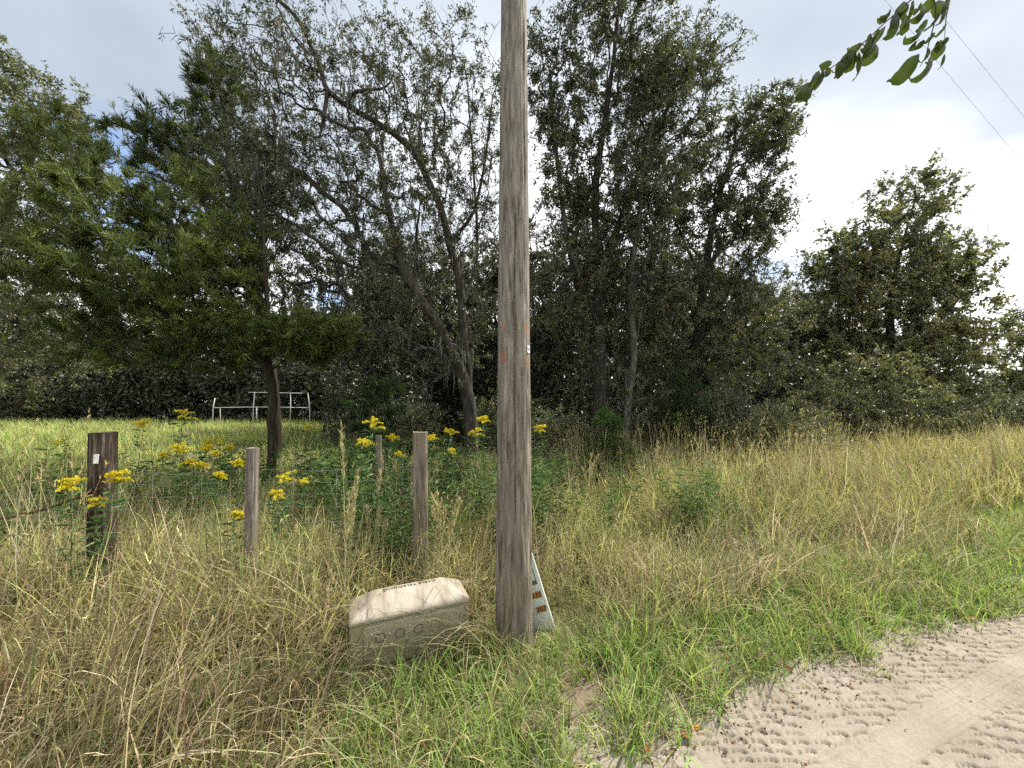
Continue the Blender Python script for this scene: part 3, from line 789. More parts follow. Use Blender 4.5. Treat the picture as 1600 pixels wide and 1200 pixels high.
kinds = ['dark broad tree', 'tall narrow tree', 'low bushy tree']
seen = set()
for (px, d, k, s, rot), w in zip(spots, where):
    if k not in seen: o = protos[k]; seen.add(k)
    else: o = copy_tree(protos[k])
    x = (px - 800) / F_PX * d
    o.location = (x, d, gz(x, d) - 0.05); o.scale = (s, s, s); o.rotation_euler = (0, 0, rot)
    o['label'] = kinds[k] + ' ' + w

# undergrowth mass and the far wood: nobody could count these
def leaf_mass(name, label, boxes, n, L, W, seed, mat, top_noise=1.0, hole_t=0.42):
    rng = np.random.default_rng(seed)
    mb = MB()
    tot = sum(b[5] for b in boxes)
    for (px0, px1, d0, d1, h, wt) in boxes:
        m_ = int(n * wt / tot)
        d = rng.uniform(d0, d1, m_); px = rng.uniform(px0, px1, m_); x = (px - 800) / F_PX * d
        hh = h * (0.45 + 0.75 * fbm(x * 0.35 + 50, d * 0.35 + 50, seed, 3)) * top_noise
        # gather into bushes
        z = gz(x, d) + hh * rng.random(m_) ** 0.8
        hole = fbm(x * 0.9 + 50, z * 1.1 + d * 0.4 + 50, seed + 4, 3)
        keep = hole > hole_t
        b = np.c_[x, d, z][keep]
        dd = unit(rng.normal(size=(len(b), 3)))
        add_leaves(mb, rng, b, dd, L, W, np.clip(hole[keep] * 0.9 - 0.1 + rng.normal(size=len(b)) * 0.1, 0, 0.9))
    o = link(name, mb.mesh(name, [mat]))
    return tag(o, label, None, None, 'stuff')
leaf_mass('woodland_undergrowth', 'dark tangled undergrowth filling the wood behind the fence',
          [(505, 760, 11.5, 17, 3.4, 2.4), (760, 1100, 11, 16, 3.6, 3), (1080, 1300, 11.5, 17, 3.2, 2), (1300, 1500, 17, 22, 3.0, 0.8)],
          60000, 0.13, 0.075, 31, M['far_leaf'])
leaf_mass('field_edge_undergrowth', 'dark bushes massed along the far edge of the field under the trees',
          [(-200, 540, 29.5, 33, 5.5, 2.2)], 34000, 0.34, 0.21, 33, M['far_leaf'])
leaf_mass('distant_treeline', 'dense dark treeline closing the view far behind the wood',
          [(-500, 560, 34, 40, 12, 3), (-500, 560, 33, 36, 5, 2.2), (480, 1330, 27, 34, 8, 3), (540, 1330, 18, 23, 4.6, 2.2), (1250, 2300, 40, 60, 5, 1.6)],
          62000, 0.6, 0.42, 32, M['far_leaf'], hole_t=0.36)
#@@SHRUBS
# ------------------------------------------------------------------ shrubs and saplings
def shrub_pts(w, h, n):
    def f(rng):
        v = unit(rng.normal(size=(n, 3))) * rng.uniform(0.1, 1, (n, 1)) ** (1 / 2.6) * rng.uniform(0.75, 1.3, (n, 1))
        p = v * [w, w, h * 0.5] + [0, 0, h * 0.5]; p[:, 2] = np.maximum(p[:, 2], 0.12)
        return p, np.ones(n)
    return f
def shrub(name, label, px, d, w, h, seed, mat, leaf, n_tw, per=9, group='shrubs along the edge of the wood', n=420, tintc=0.5):
    t = make_tree(name, label, [[np.array([0., 0, 0]), np.array([0.05, 0, h * .15]), np.array([0, 0.05, h * .3])]], shrub_pts(w, h, n), seed, 0.04, M['grey_bark'], mat,
                  leaf=leaf, n_tw=n_tw, per=per, tw_len=0.2, group=group, cat='shrub', bf=0.25, tintc=tintc, clump=0.8)
    x = (px - 800) / F_PX * d
    t.location = (x, d, gz(x, d) - 0.03)
    return t
S1 = shrub('leafy_shrub', 'grey-green leafy shrub below the leaning oak', 1120, 9.0, 1.1, 1.9, 41, M['laurel_leaf'], (0.065, 0.03), 1500, tintc=0.62)
S2 = shrub('leafy_shrub', 'broad pale green shrub below the ragged oak crown, beside the tall dry grass', 1215, 9.2, 1.2, 1.5, 42, M['vine_leaf'], (0.06, 0.03), 1600, tintc=0.52)
S3 = shrub('leafy_shrub', 'vine-covered yellow-green shrub in front of the vine-hung tree', 1370, 11.5, 1.5, 3.0, 43, M['vine_leaf'], (0.075, 0.045), 2200)
for src, px, d, s, rot, lb in ((S1, 1300, 11, 1.1, 2, 'dark shrub between the pale green shrub and the vine-covered one'), (S2, 1450, 13, 1.2, 1, 'low pale shrub right of the vine-covered shrub'),
                               (S1, 1540, 16, 1.1, 4, 'round dark shrub nearest the road at the foot of the vine-hung tree'), (S3, 1280, 13.5, 0.95, 3, 'tall green shrub behind the pale green shrub'),
                               (S1, 1040, 10.5, 0.95, 5, 'grey leafy shrub between the slender oak and the leaning oak'), (S2, 870, 9.6, 0.9, 2.5, 'dark low shrub right behind the utility pole'),
                               (S2, 1590, 20, 1.3, 0.6, 'pale shrub at the right end of the grass below the yellowing tree'), (S1, 640, 11, 0.9, 1.4, 'dark shrub in the shade left of the live oak trunk'),
                               (S1, 790, 10.6, 1.0, 3.1, 'dark shrub hidden behind the utility pole')):
    o = copy_tree(src); x = (px - 800) / F_PX * d
    o.location = (x, d, gz(x, d) - 0.03); o.scale = (s, s, s); o.rotation_euler = (0, 0, rot); o['label'] = lb
def sapling(label, px, d, h, w, seed, n_tw=900, tintc=0.6, mat='sapling_leaf'):
    def f(rng):
        n = 160; z = rng.random(n) ** 0.8
        a = rng.uniform(0, 6.28, n); r = w * (0.30 + 0.8 * (1 - z) ** 0.7) * rng.uniform(0.1, 1.15, n) * np.where(rng.random(n) < 0.15, 1.4, 1.0)
        return np.c_[np.cos(a) * r, np.sin(a) * r, h * (0.08 + 0.92 * z)], np.ones(n)
    t = make_tree('cedar_sapling', label, [[np.array([0., 0, 0]), np.array([0, 0, h * .3]), np.array([0.02, 0, h * .7]), np.array([0, 0, h])]], f, seed, 0.03, M['cedar_bark'], M[mat],
                  n_tw=n_tw, conifer=True, spray=0.17, lift=0.5, cat='sapling', group='young cedars at the edge of the wood', bf=0.5, tintc=tintc)
    x = (px - 800) / F_PX * d
    t.location = (x, d, gz(x, d) - 0.03)
    return t
sapling('small bright green feathery cedar sapling at the foot of the twin-stemmed oak', 948, 7.0, 1.35, 0.42, 51, 750)
sapling('dark green feathery cedar sapling right of the slender oak', 1062, 8.6, 2.2, 1.0, 52, 1300, 0.15)
sapling('shaded cedar sapling between the thin fence stake and the live oak', 590, 8.0, 2.0, 0.95, 53, 1100, 0.2)
#@@THINGS
# ------------------------------------------------------------------ utility pole
pc = np.array([(803 - 800) / F_PX * 2.56, 2.56])
pole_z = gz(*pc) - 0.05
pole = thing('utility_pole', 'weathered round wooden utility pole rising out of the grass', 'utility pole', (pc[0], pc[1], 0))
ns_, nr = 168, 230
zz = np.r_[np.linspace(-0.3, 5.2, nr - 30), np.linspace(5.25, 9.5, 30)]
aa = np.arange(ns_) * 2 * math.pi / ns_
A_, Z_ = np.meshgrid(aa, zz)
rr = 0.1205 - 0.0068 * Z_
rr = rr + 0.0022 * (fbm(A_ * 9 + 20, Z_ * 1.2 + 20, 3, 4) - 0.5) * 2 + 0.0016 * (fbm(A_ * 26 + 20, Z_ * 2.2 + 20, 9, 3) - 0.5) * 2
rr = rr + 0.004 * (vnoise(A_ * 1.2 + 5, Z_ * 1.4 + 5, 17) - 0.5)
ca = 1.5 * math.pi + 0.05 + 0.03 * np.sin(Z_ * 2.1)                         # drying crack facing the camera
wid = 0.035 * sstep(0.75, 1.1, Z_) * (1 - sstep(2.3, 2.9, Z_)) + 0.001
rr = rr - 0.022 * np.exp(-((A_ - ca) / wid) ** 2) * sstep(0.75, 1.0, Z_) * (1 - sstep(2.4, 2.9, Z_))
_rc = np.random.default_rng(55)
for _ in range(34):                                                             # drying checks
    a0 = _rc.uniform(math.pi, 2 * math.pi); z0 = _rc.uniform(0.2, 5.0); hl0 = _rc.uniform(0.12, 0.55); wd = _rc.uniform(0.012, 0.026)
    aw = a0 + 0.03 * np.sin(Z_ * 5 + a0 * 9)
    rr = rr - _rc.uniform(0.003, 0.008) * np.exp(-((A_ - aw) / wd) ** 2) * np.exp(-((Z_ - z0) / hl0) ** 4)
for (a0, z0, dep) in ((4.95, 3.35, .006), (4.4, 4.2, .005), (5.1, 0.75, .006), (4.5, 0.62, .006), (5.2, 0.95, .005)):
    rr = rr + dep * np.exp(-((A_ - a0) / .12) ** 2 - ((Z_ - z0) / .03) ** 2) - dep * 1.6 * np.exp(-((A_ - a0) / .05) ** 2 - ((Z_ - z0) / .012) ** 2)
V = np.stack([rr * np.cos(A_), rr * np.sin(A_), Z_], -1).reshape(-1, 3)
i = np.arange(len(zz) - 1)[:, None] * ns_; j = np.arange(ns_)[None, :]; j2 = (j + 1) % ns_
q = np.stack([i + j, i + j2, i + ns_ + j2, i + ns_ + j], -1).reshape(-1, 4)
V = np.r_[V, [[0, 0, 9.5]]]
cap = np.c_[(len(zz) - 1) * ns_ + np.arange(ns_), (len(zz) - 1) * ns_ + (np.arange(ns_) + 1) % ns_, np.full(ns_, len(V) - 1)]
link('shaft', mesh_from('shaft', V, [q, cap], [M['pole_wood']], True), pole)
def text_obj(name, body, size, mat, parent, extrude=0.0006, align='CENTER', spacing=1.0):
    cu = bpy.data.curves.new(name, 'FONT'); cu.body = body; cu.size = size; cu.extrude = extrude
    cu.align_x = align; cu.align_y = 'CENTER'; cu.space_character = spacing
    cu.materials.append(mat)
    tmp = bpy.data.objects.new('tmp', cu); COL.objects.link(tmp)
    me = bpy.data.meshes.new_from_object(tmp.evaluated_get(bpy.context.evaluated_depsgraph_get()))
    bpy.data.objects.remove(tmp); bpy.data.curves.remove(cu)
    me.name = name; me.materials.clear(); me.materials.append(mat)
    return link(name, me, parent)
ta = R(-90 + 60); tz = 1.955
tgx, tgy = 0.1105 * math.cos(ta), 0.1105 * math.sin(ta)
Vt, ft = box(0, 0, 0, 0.030, 0.004, 0.048)
tg = link('number_tag', mesh_from('number_tag', Vt, [ft], [M['paper']]), pole, (tgx, tgy, tz)); tg.rotation_euler = (0, 0, ta + R(90))
tx = text_obj('lettering', '6', 0.034, M['ink'], tg); tx.location = (0, -0.0030, 0); tx.rotation_euler = (R(90), 0, 0)

# ------------------------------------------------------------------ cable housing lying in the grass
def bevelled(name, V, faces, mats, w=0.01, seg=3, smooth=True):
    import bmesh
    bm = bmesh.new()
    vs = [bm.verts.new(v) for v in V]
    for f in faces: bm.faces.new([vs[k] for k in f])
    bmesh.ops.recalc_face_normals(bm, faces=bm.faces)
    bmesh.ops.bevel(bm, geom=list(bm.edges), offset=w, segments=seg, profile=0.5, affect='EDGES')
    me = bpy.data.meshes.new(name); bm.to_mesh(me); bm.free()
    for mm_ in mats: me.materials.append(mm_)
    for p in me.polygons: p.use_smooth = True
    return me
hl = np.array([-0.925, 2.26]); hr = np.array([-0.280, 2.54])
hv = hr - hl; hlen = float(np.linalg.norm(hv)); hang = math.atan2(hv[1], hv[0])
housing = thing('cable_housing', 'olive plastic cable housing with a stained white sloping top in the grass', 'cable box', (hl[0], hl[1], gz(*hl)))
housing.rotation_euler = (R(2.5), R(-0.3), hang)
L_, W_, H_ = hlen, 0.25, 0.28
zb_, zl = H_ - 0.030, 0.008
boxf = [(0, 3, 2, 1), (0, 1, 5, 4), (1, 2, 6, 5), (2, 3, 7, 6), (3, 0, 4, 7), (4, 5, 6, 7)]
me = bevelled('body', [(0, 0, -0.05), (L_, 0, -0.05), (L_, W_, -0.05), (0, W_, -0.05), (0, 0, zb_), (L_, 0, zb_), (L_, W_, zb_), (0, W_, zb_)], boxf, [M['housing']], 0.014, 4)
me.attributes.new('tint', 'FLOAT', 'POINT')
link('body', me, housing)
hvts = [(-zl, -zl, zb_ - 0.004), (L_ + zl, -zl, zb_ - 0.004), (L_ + zl, W_ + zl, zb_ - 0.004), (-zl, W_ + zl, zb_ - 0.004), (-zl, -zl, H_), (L_ + zl, -zl, H_), (L_ + zl, W_ + zl, H_), (-zl, W_ + zl, H_),
        (0.15, 0.11, H_ + 0.08), (L_ - 0.14, 0.11, H_ + 0.08), (L_ - 0.14, 0.175, H_ + 0.08), (0.15, 0.175, H_ + 0.08)]
hf = [(0, 3, 2, 1), (0, 1, 5, 4), (1, 2, 6, 5), (2, 3, 7, 6), (3, 0, 4, 7), (4, 5, 9, 8), (5, 6, 10, 9), (6, 7, 11, 10), (7, 4, 8, 11), (8, 9, 10, 11)]
me = bevelled('lid', hvts, hf, [M['housing']], 0.0145, 6)
co = np.zeros(len(me.vertices) * 3, np.float32); me.vertices.foreach_get('co', co); co = co.reshape(-1, 3)
at = me.attributes.new('tint', 'FLOAT', 'POINT'); at.data.foreach_set('value', sstep(H_ - 0.012, H_ + 0.004, co[:, 2]).astype(np.float32))
link('lid', me, housing)['label'] = 'bleached and stained sloping lid'
Vp, fp = [(0.075, 0, 0), (L_ - 0.03, 0, 0), (L_ - 0.03, 0, H_ - 0.04), (0.075, 0, H_ - 0.04), (0.075, -0.012, 0), (L_ - 0.03, -0.012, 0), (L_ - 0.03, -0.012, H_ - 0.04), (0.075, -0.012, H_ - 0.04)], \
         [(0, 1, 2, 3), (4, 7, 6, 5), (0, 4, 5, 1), (1, 5, 6, 2), (2, 6, 7, 3), (3, 7, 4, 0)]
pm = bevelled('front_panel', Vp, fp, [M['housing']], 0.005, 2)
fpn = link('front_panel', pm, housing)
pm.attributes.new('tint', 'FLOAT', 'POINT')
def disc(r, depth, n=28):
    a = np.arange(n) * 2 * math.pi / n
    o = np.c_[np.cos(a) * r, np.zeros(n), np.sin(a) * r]; i_ = o * 0.86 + [0, -depth, 0]; i2 = o * 0.80 + [0, depth * 0.4, 0]
    V = np.r_[o, i_, i2, [[0, depth * 0.4, 0]]]
    k = np.arange(n); kn = (k + 1) % n
    return V, np.r_[np.c_[k, kn, n + kn, n + k], np.c_[n + k, n + kn, 2 * n + kn, 2 * n + k]], np.c_[2 * n + k, 2 * n + kn, np.full(n, 3 * n)]
dv, dq, dt = disc(0.029, 0.004)
dme = mesh_from('knockout', dv, [dq, dt], [M['hole']], True)
for kx in (0.165, 0.275, 0.385):
    link('knockout', dme, fpn, (kx, -0.0135, H_ - 0.115))
bv, bq, bt = disc(0.005, 0.003, 10)
bme = mesh_from('rivet', bv, [bq, bt], [M['paper']], True)
for kx, kz in ((0.118, -0.085), (0.118, -0.145), (0.22, -0.10), (0.33, -0.085), (0.45, -0.08)):
    link('rivet', bme, fpn, (kx, -0.0135, H_ + kz))
tx = text_obj('lettering', 'CABLE TELEPHONE', 0.034, M['ink'], housing, spacing=1.15)
tx.location = (L_ * 0.5, 0.142, H_ + 0.0815); tx.rotation_euler = (0, 0, R(180))

# ------------------------------------------------------------------ marker panel leaning behind the pole
mk = thing('marker_panel', 'pale green plastic marker panel with orange number plates leaning against the pole', 'marker', (0.232, 2.69, gz(0.232, 2.69) - 0.03))
mk.rotation_euler = (R(4), R(-17), R(-6))
ww, hh_, th = 0.145, 0.62, 0.028
Vb = [(-ww / 2, 0, 0), (ww / 2, 0, 0), (ww / 2, th, 0), (-ww / 2, th, 0), (-ww / 2, 0, hh_), (ww / 2, 0, hh_), (ww / 2, th, hh_), (-ww / 2, th, hh_)]
link('panel', bevelled('panel', Vb, [(0, 3, 2, 1), (0, 1, 5, 4), (1, 2, 6, 5), (2, 3, 7, 6), (3, 0, 4, 7), (4, 5, 6, 7)], [M['marker']], 0.009, 3), mk)
def flat_frame(x0, x1, z0, z1, w, y, parent, mat, name):
    mb = MB()
    for (a, b, c_, d_) in ((x0, x1, z0, z0 + w), (x0, x1, z1 - w, z1), (x0, x0 + w, z0 + w, z1 - w), (x1 - w, x1, z0 + w, z1 - w)):
        v, f = box((a + b) / 2, y, (c_ + d_) / 2, b - a, 0.002, d_ - c_); mb.add(v, None, f)
    return link(name, mb.mesh(name, [mat]), parent)
flat_frame(-0.05, 0.04, 0.47, 0.60, 0.005, -0.001, mk, M['ink'], 'sticker_frame')
st2 = flat_frame(-0.055, 0.045, 0.345, 0.455, 0.004, -0.001, mk, M['ink'], 'sticker_frame')
v, f = box(0.018, -0.001, 0.362, 0.045, 0.002, 0.02); link('sticker_bar', mesh_from('sticker_bar', v, [f], [M['hole']]), mk)
for (cx, cz, w, txt, sp) in ((0.005, 0.275, 0.092, '3320', 1.15), (0.022, 0.175, 0.07, '207', 1.1)):
    v, f = box(0, 0, 0, w, 0.003, 0.042)
    pl = link('number_plate', mesh_from('number_plate', v, [f], [M['orange_plate']]), mk, (cx, -0.002, cz))
    tx = text_obj('lettering', txt, 0.042, M['plate_ink'], pl, 0.0006, spacing=sp); tx.location = (0, -0.0022, 0); tx.rotation_euler = (R(90), 0, 0)

# ------------------------------------------------------------------ fence posts
def square_post(name, label, px, d, w, dp, top, mat, seed, tilt=(0, 0), rz=0.1, rough=0.006, round_=0.012, group='fence posts'):
    rng = np.random.default_rng(seed)
    x = (px - 800) / F_PX * d; zb = gz(x, d) - 0.12
    n = 20; h = top - zb; nz = 26
    a = np.arange(n) / n * 2 * math.pi
    p_ = 5.0
    cs = np.sign(np.cos(a)) * np.abs(np.cos(a)) ** (2 / p_); sn = np.sign(np.sin(a)) * np.abs(np.sin(a)) ** (2 / p_)
    zs = np.linspace(0, h, nz)
    A, Zm = np.meshgrid(a, zs)
    k = 1 + (fbm(A * 5 + 9, Zm * 3 + 9, seed, 3) - 0.5) * 2 * rough / (w / 2)
    X = cs[None] * w / 2 * k; Y = sn[None] * dp / 2 * k
    Zt = Zm.copy(); Zt[-1] += 0.012 * (fbm(X[-1] * 30 + 5, Y[-1] * 30 + 5, seed, 2) - 0.5)
    V = np.stack([X, Y, Zt], -1).reshape(-1, 3); V = np.r_[V, [[0, 0, h - 0.004]]]
    i = np.arange(nz - 1)[:, None] * n; j = np.arange(n)[None]; j2 = (j + 1) % n
    q = np.stack([i + j, i + j2, i + n + j2, i + n + j], -1).reshape(-1, 4)
    cp = np.c_[(nz - 1) * n + np.arange(n), (nz - 1) * n + (np.arange(n) + 1) % n, np.full(n, len(V) - 1)]
    o = link(name, mesh_from(name, V, [q, cp], [mat], False), None, (x, d, zb)); o.rotation_euler = (tilt[0], tilt[1], rz)
    return tag(o, label, 'post', group)
PA, PB, PC, PD = (177, 2.9), (401, 3.0), (660, 3.1), (599, 4.5)
postA = square_post('corner_post', 'thick dark blackened corner post with a white paper tag', *PA, 0.135, 0.12, P(163, 675, 2.9)[2], M['dark_post'], 61, (0, R(-2.2)))
v, f = box(0, 0, 0, 0.034, 0.003, 0.068)
tgp = link('paper_tag', mesh_from('paper_tag', v, [f], [M['paper']]), postA, (0.012, -0.0665, P(163, 675, 2.9)[2] - postA.location.z - 0.19))
tgp.rotation_euler = (0, R(4), 0)
postB = square_post('fence_post', 'narrow grey weathered fence post between the corner post and the cable housing', *PB, 0.072, 0.07, P(393, 700, 3.0)[2], M['grey_post'], 62, (0, R(-0.6)))
postC = square_post('fence_post', 'squared tan fence post with flat sawn top left of the utility pole', *PC, 0.118, 0.11, P(660, 675, 3.1)[2], M['tan_post'], 63, (0, R(-0.5)), 0.2)
postD = square_post('fence_stake', 'thin pale fence stake among goldenrod behind the squared tan post', *PD, 0.06, 0.06, P(599, 680, 4.5)[2], M['tan_post'], 64, (0, R(-2)))
# woven wire between the posts
def wire_run(name, label, a, b, heights, r=0.0013, step=0.3, sag=0.02, y_off=-0.045):
    mb = MB()
    pa = np.array([(a[0] - 800) / F_PX * a[1], a[1] + y_off]); pb = np.array([(b[0] - 800) / F_PX * b[1], b[1] + y_off])
    rng = np.random.default_rng(int(a[0] + b[0]))
    for h in heights:
        t = np.linspace(0, 1, 14)
        pts = np.c_[pa[0] + (pb[0] - pa[0]) * t, pa[1] + (pb[1] - pa[1]) * t, h - sag * np.sin(t * math.pi) + rng.normal(size=14) * 0.004]
        V, q, c3 = sweep(pts, r, 4); mb.add(V, c3, q)
    L = np.linalg.norm(pb - pa); n = int(L / step)
    for k in range(1, n):
        t = k / n; sg = sag * math.sin(t * math.pi)
        p = pa + (pb - pa) * t
        V, q, c3 = sweep([[p[0], p[1], heights[-1] - sg], [p[0] + .005, p[1], (heights[0] + heights[-1]) / 2 - sg], [p[0], p[1], heights[0] - sg]], r * 0.8, 3); mb.add(V, c3, q)
    return tag(link(name, mb.mesh(name, [M['wire']], True)), label, 'wire fence', 'wire fence runs')
HT = [1.10, 1.01, 0.92, 0.82, 0.70, 0.56, 0.40, 0.24]
wire_run('wire_fence', 'sagging woven wire between the dark corner post and the narrow grey post', PA, PB, HT)
wire_run('wire_fence', 'sagging woven wire between the narrow grey post and the squared tan post', PB, PC, HT)
wire_run('wire_fence', 'woven wire running back from the squared tan post to the thin stake', PC, PD, HT, y_off=0.02)
# rusty chain on the corner post
mb = MB()
c0 = P(-40, 815, 2.75); c1 = P(168, 758, 2.80)
nl = 46
for k in range(nl):
    t = (k + 0.5) / nl; c = c0 * (1 - t) + c1 * t; c[2] -= 0.05 * math.sin(t * math.pi)
    d_ = unit((c1 - c0) + np.array([0, 0, -0.05 * math.pi * math.cos(t * math.pi)])); u_ = unit(np.cross(d_, [0, 0, 1.0])); w_ = np.cross(d_, u_)
    if k % 2: u_ = w_
    a = np.linspace(0, 2 * math.pi, 13)[:-1]
    ring = c + np.outer(np.cos(a) * 0.016, d_) + np.outer(np.sin(a) * 0.008, u_)
    ring = np.r_[ring, ring[:1]]
    V, q, c3 = sweep(ring, 0.0032, 4, False); mb.add(V, None, q)
tag(link('gate_chain', mb.mesh('gate_chain', [M['rust']], True)), 'rusty chain hanging from the dark corner post towards the left', 'chain')

# ------------------------------------------------------------------ white pipe frame in the far field
DF = 26.0
fr = thing('pipe_frame', 'white metal pipe frame standing in the far field behind the cedar trunk', 'frame', tuple(P(405, 655, DF) * [1, 1, 0]))
o3 = np.array(fr.location)
def pipe(name, pts, r=0.04):
    V, q, c3 = sweep(np.array([P(*p) for p in pts]) - o3, r, 8)
    mb = MB(); mb.add(V, c3, q); link(name, mb.mesh(name, [M['white_paint']], True), fr)
def foot(px, py, d):   # down to the ground
    p = P(px, py, d)
    yy = 630 + F_PX * CAM_H / d
    return (px, yy + 4, d)
pipe('post', [(336, 622, DF), (333, 636, DF), foot(332, 660, DF)], 0.027)
pipe('post', [(344, 638, DF + 2), foot(345, 657, DF + 2)], 0.03)
pipe('post', [(398, 613, DF), (396, 636, DF), foot(395, 662, DF)], 0.027)
pipe('post', [(401, 637, DF + 2), foot(401, 657, DF + 2)], 0.035)
pipe('post', [(454, 614, DF), (454, 637, DF), foot(453, 660, DF)], 0.027)
pipe('post', [(481, 614, DF), (484, 637, DF), foot(484, 658, DF)], 0.027)
pipe('rail', [(388, 613, DF), (430, 613.5, DF), (472, 614.5, DF)], 0.024)
pipe('rail', [(333, 637, DF), (396, 636, DF), (484, 637, DF)], 0.024)

# ------------------------------------------------------------------ power lines
for k, (a, b, lb) in enumerate((((1388, 6), (1537, 182), 'lower thin dark power line crossing the clouds at upper right'), ((1455, 4), (1537, 105), 'upper thin dark power line crossing the clouds at upper right'))):
    p0 = P(*a, 9.0); p1 = P(*b, 11.0 if k == 0 else 10.6)
    dr = p1 - p0
    pts = [p0 + dr * t + np.array([0, 0, 0.004 * (t - 0.5) ** 2]) for t in np.linspace(-5, 14, 30)]
    V, q, c3 = sweep(pts, 0.0028, 6); mb = MB(); mb.add(V, c3, q)
    tag(link('power_line', mb.mesh('power_line', [M['cable']], True)), lb, 'power line', 'power lines over the road')

# ------------------------------------------------------------------ overhanging twig near the camera
DB = 1.45
br = thing('overhanging_branch', 'leafy twig hanging into the sky at upper right, close to the camera', 'branch', tuple(P(1500, -260, DB)))
o3 = np.array(br.location)
def twig(pts, r0, r1, dd=None):
    p = catmull(np.array([P(x, y, DB + dz) for x, y, dz in pts]), 4) - o3
    V, q, c3 = sweep(p, np.linspace(r0, r1, len(p)), 6)
    mb = MB(); mb.add(V, c3, q); link('stem', mb.mesh('stem', [M['twig']], True), br)
twig([(1560, -700, .4), (1530, -450, .2), (1500, -260, 0), (1470, -80, 0), (1455, -10, 0)], 0.014, 0.004)
twig([(1470, -80, 0), (1440, -20, -.02), (1410, 12, -.03), (1383, 35, -.04), (1350, 66, -.05), (1310, 98, -.05), (1280, 118, -.04), (1258, 135, -.03)], 0.0035, 0.0011)
twig([(1455, -10, 0), (1462, 10, 0), (1460, 35, .01), (1452, 65, .01), (1446, 88, .01), (1437, 105, .01)], 0.003, 0.001)
twig([(1470, -80, 0), (1486, -30, .03), (1484, 0, .03), (1478, 30, .03), (1476, 60, .03)], 0.003, 0.001)
def near_leaf(seed):
    rng = np.random.default_rng(seed)
    n, m_ = 12, 6
    t = np.linspace(0, 1, n); wprof = np.sin(np.clip(t, 0, 1) ** 0.75 * math.pi) ** 0.85 * (1 - 0.15 * t) ; wprof[0] = 0.02; wprof[-1] = 0.0
    curl = rng.uniform(0.5, 1.9); cup = rng.uniform(0.2, 0.7); side = rng.uniform(-0.5, 0.5)
    th = np.cumsum(np.r_[0, np.full(n - 1, curl / (n - 1))]) * np.linspace(0.2, 2, n)
    cx = np.cumsum(np.sin(th)) / n; cz = -np.cumsum(np.cos(th)) / n
    sx = side * t ** 2 * 0.5
    V = []
    for k in range(n):
        for j_ in range(m_):
            v = j_ / (m_ - 1) * 2 - 1
            w = 0.22 * wprof[k] * (1 + 0.06 * rng.normal() * (abs(v) > 0.9))
            V.append([v * w + sx[k], cx[k] + cup * w * v * v - 0.0, cz[k] + 0.02 * rng.normal() * (abs(v) > 0.9) * (0 < k < n - 1)])
    V = np.array(V); V -= V[m_ // 2]
    f = [[k * m_ + j_, k * m_ + j_ + 1, (k + 1) * m_ + j_ + 1, (k + 1) * m_ + j_] for k in range(n - 1) for j_ in range(m_ - 1)]
    return mesh_from('leaf', V, [np.array(f)], [M['near_leaf']], True, {'tint': ('FLOAT', np.full(len(V), 0.3 + 0.5 * rng.random()))})
lm = [near_leaf(100 + k) for k in range(8)]
leafspec = [  # base px, py, length px, lean deg (positive: tip to the right), turn deg
    (1258, 135, 30, -15, 20), (1263, 128, 44, -25, -30), (1272, 118, 26, -35, 60), (1280, 110, 38, -5, 10), (1288, 108, 44, 15, 40), (1293, 106, 30, -10, 95), (1300, 96, 26, -55, 20),
    (1318, 92, 28, 30, 85), (1330, 78, 40, -15, -20), (1336, 76, 48, 5, 20), (1342, 80, 44, 18, 60), (1356, 56, 44, -8, 75), (1362, 62, 52, 5, -10), (1384, 40, 42, 8, 30), (1386, 28, 24, -45, 70),
    (1402, 20, 48, 8, 15), (1412, 2, 36, -10, -40), (1416, 22, 42, 5, 5), (1428, 0, 30, 5, 30), (1436, 8, 34, -18, 80), (1446, 10, 40, -10, 50), (1442, 44, 44, 4, 70), (1443, 62, 38, 30, 100), (1437, 84, 62, -12, 15),
    (1456, 86, 56, 6, 40), (1466, 0, 36, 3, -25), (1472, 16, 34, 6, 70), (1478, 10, 30, 15, 20), (1462, 50, 28, 50, 60), (1470, 62, 40, 10, -20), (1476, 60, 36, 0, 80), (1482, -4, 30, 20, 10), (1392, 14, 34, -5, 60), (1460, -4, 30, -30, 0), (1322, 86, 34, 0, 30), (1310, 96, 30, 12, -40), (1348, 68, 30, -20, 45), (1372, 46, 34, 0, 80), (1420, 6, 34, 14, 70), (1450, 30, 26, -25, 20), (1452, 74, 30, 20, 55), (1480, 36, 30, 12, 40), (1476, 84, 24, 8, 65)]
for k, (px, py, lp_, lean, turn) in enumerate(leafspec):
    o = link('leaf', lm[k % 8], br, Vector(P(px, py, DB) - o3))
    s = lp_ / F_PX * DB * 1.1
    o.scale = (s * random.uniform(0.9, 1.2), s, s); o.rotation_euler = Euler((R(random.uniform(-25, 25)), R(-lean), R(turn)), 'ZYX')

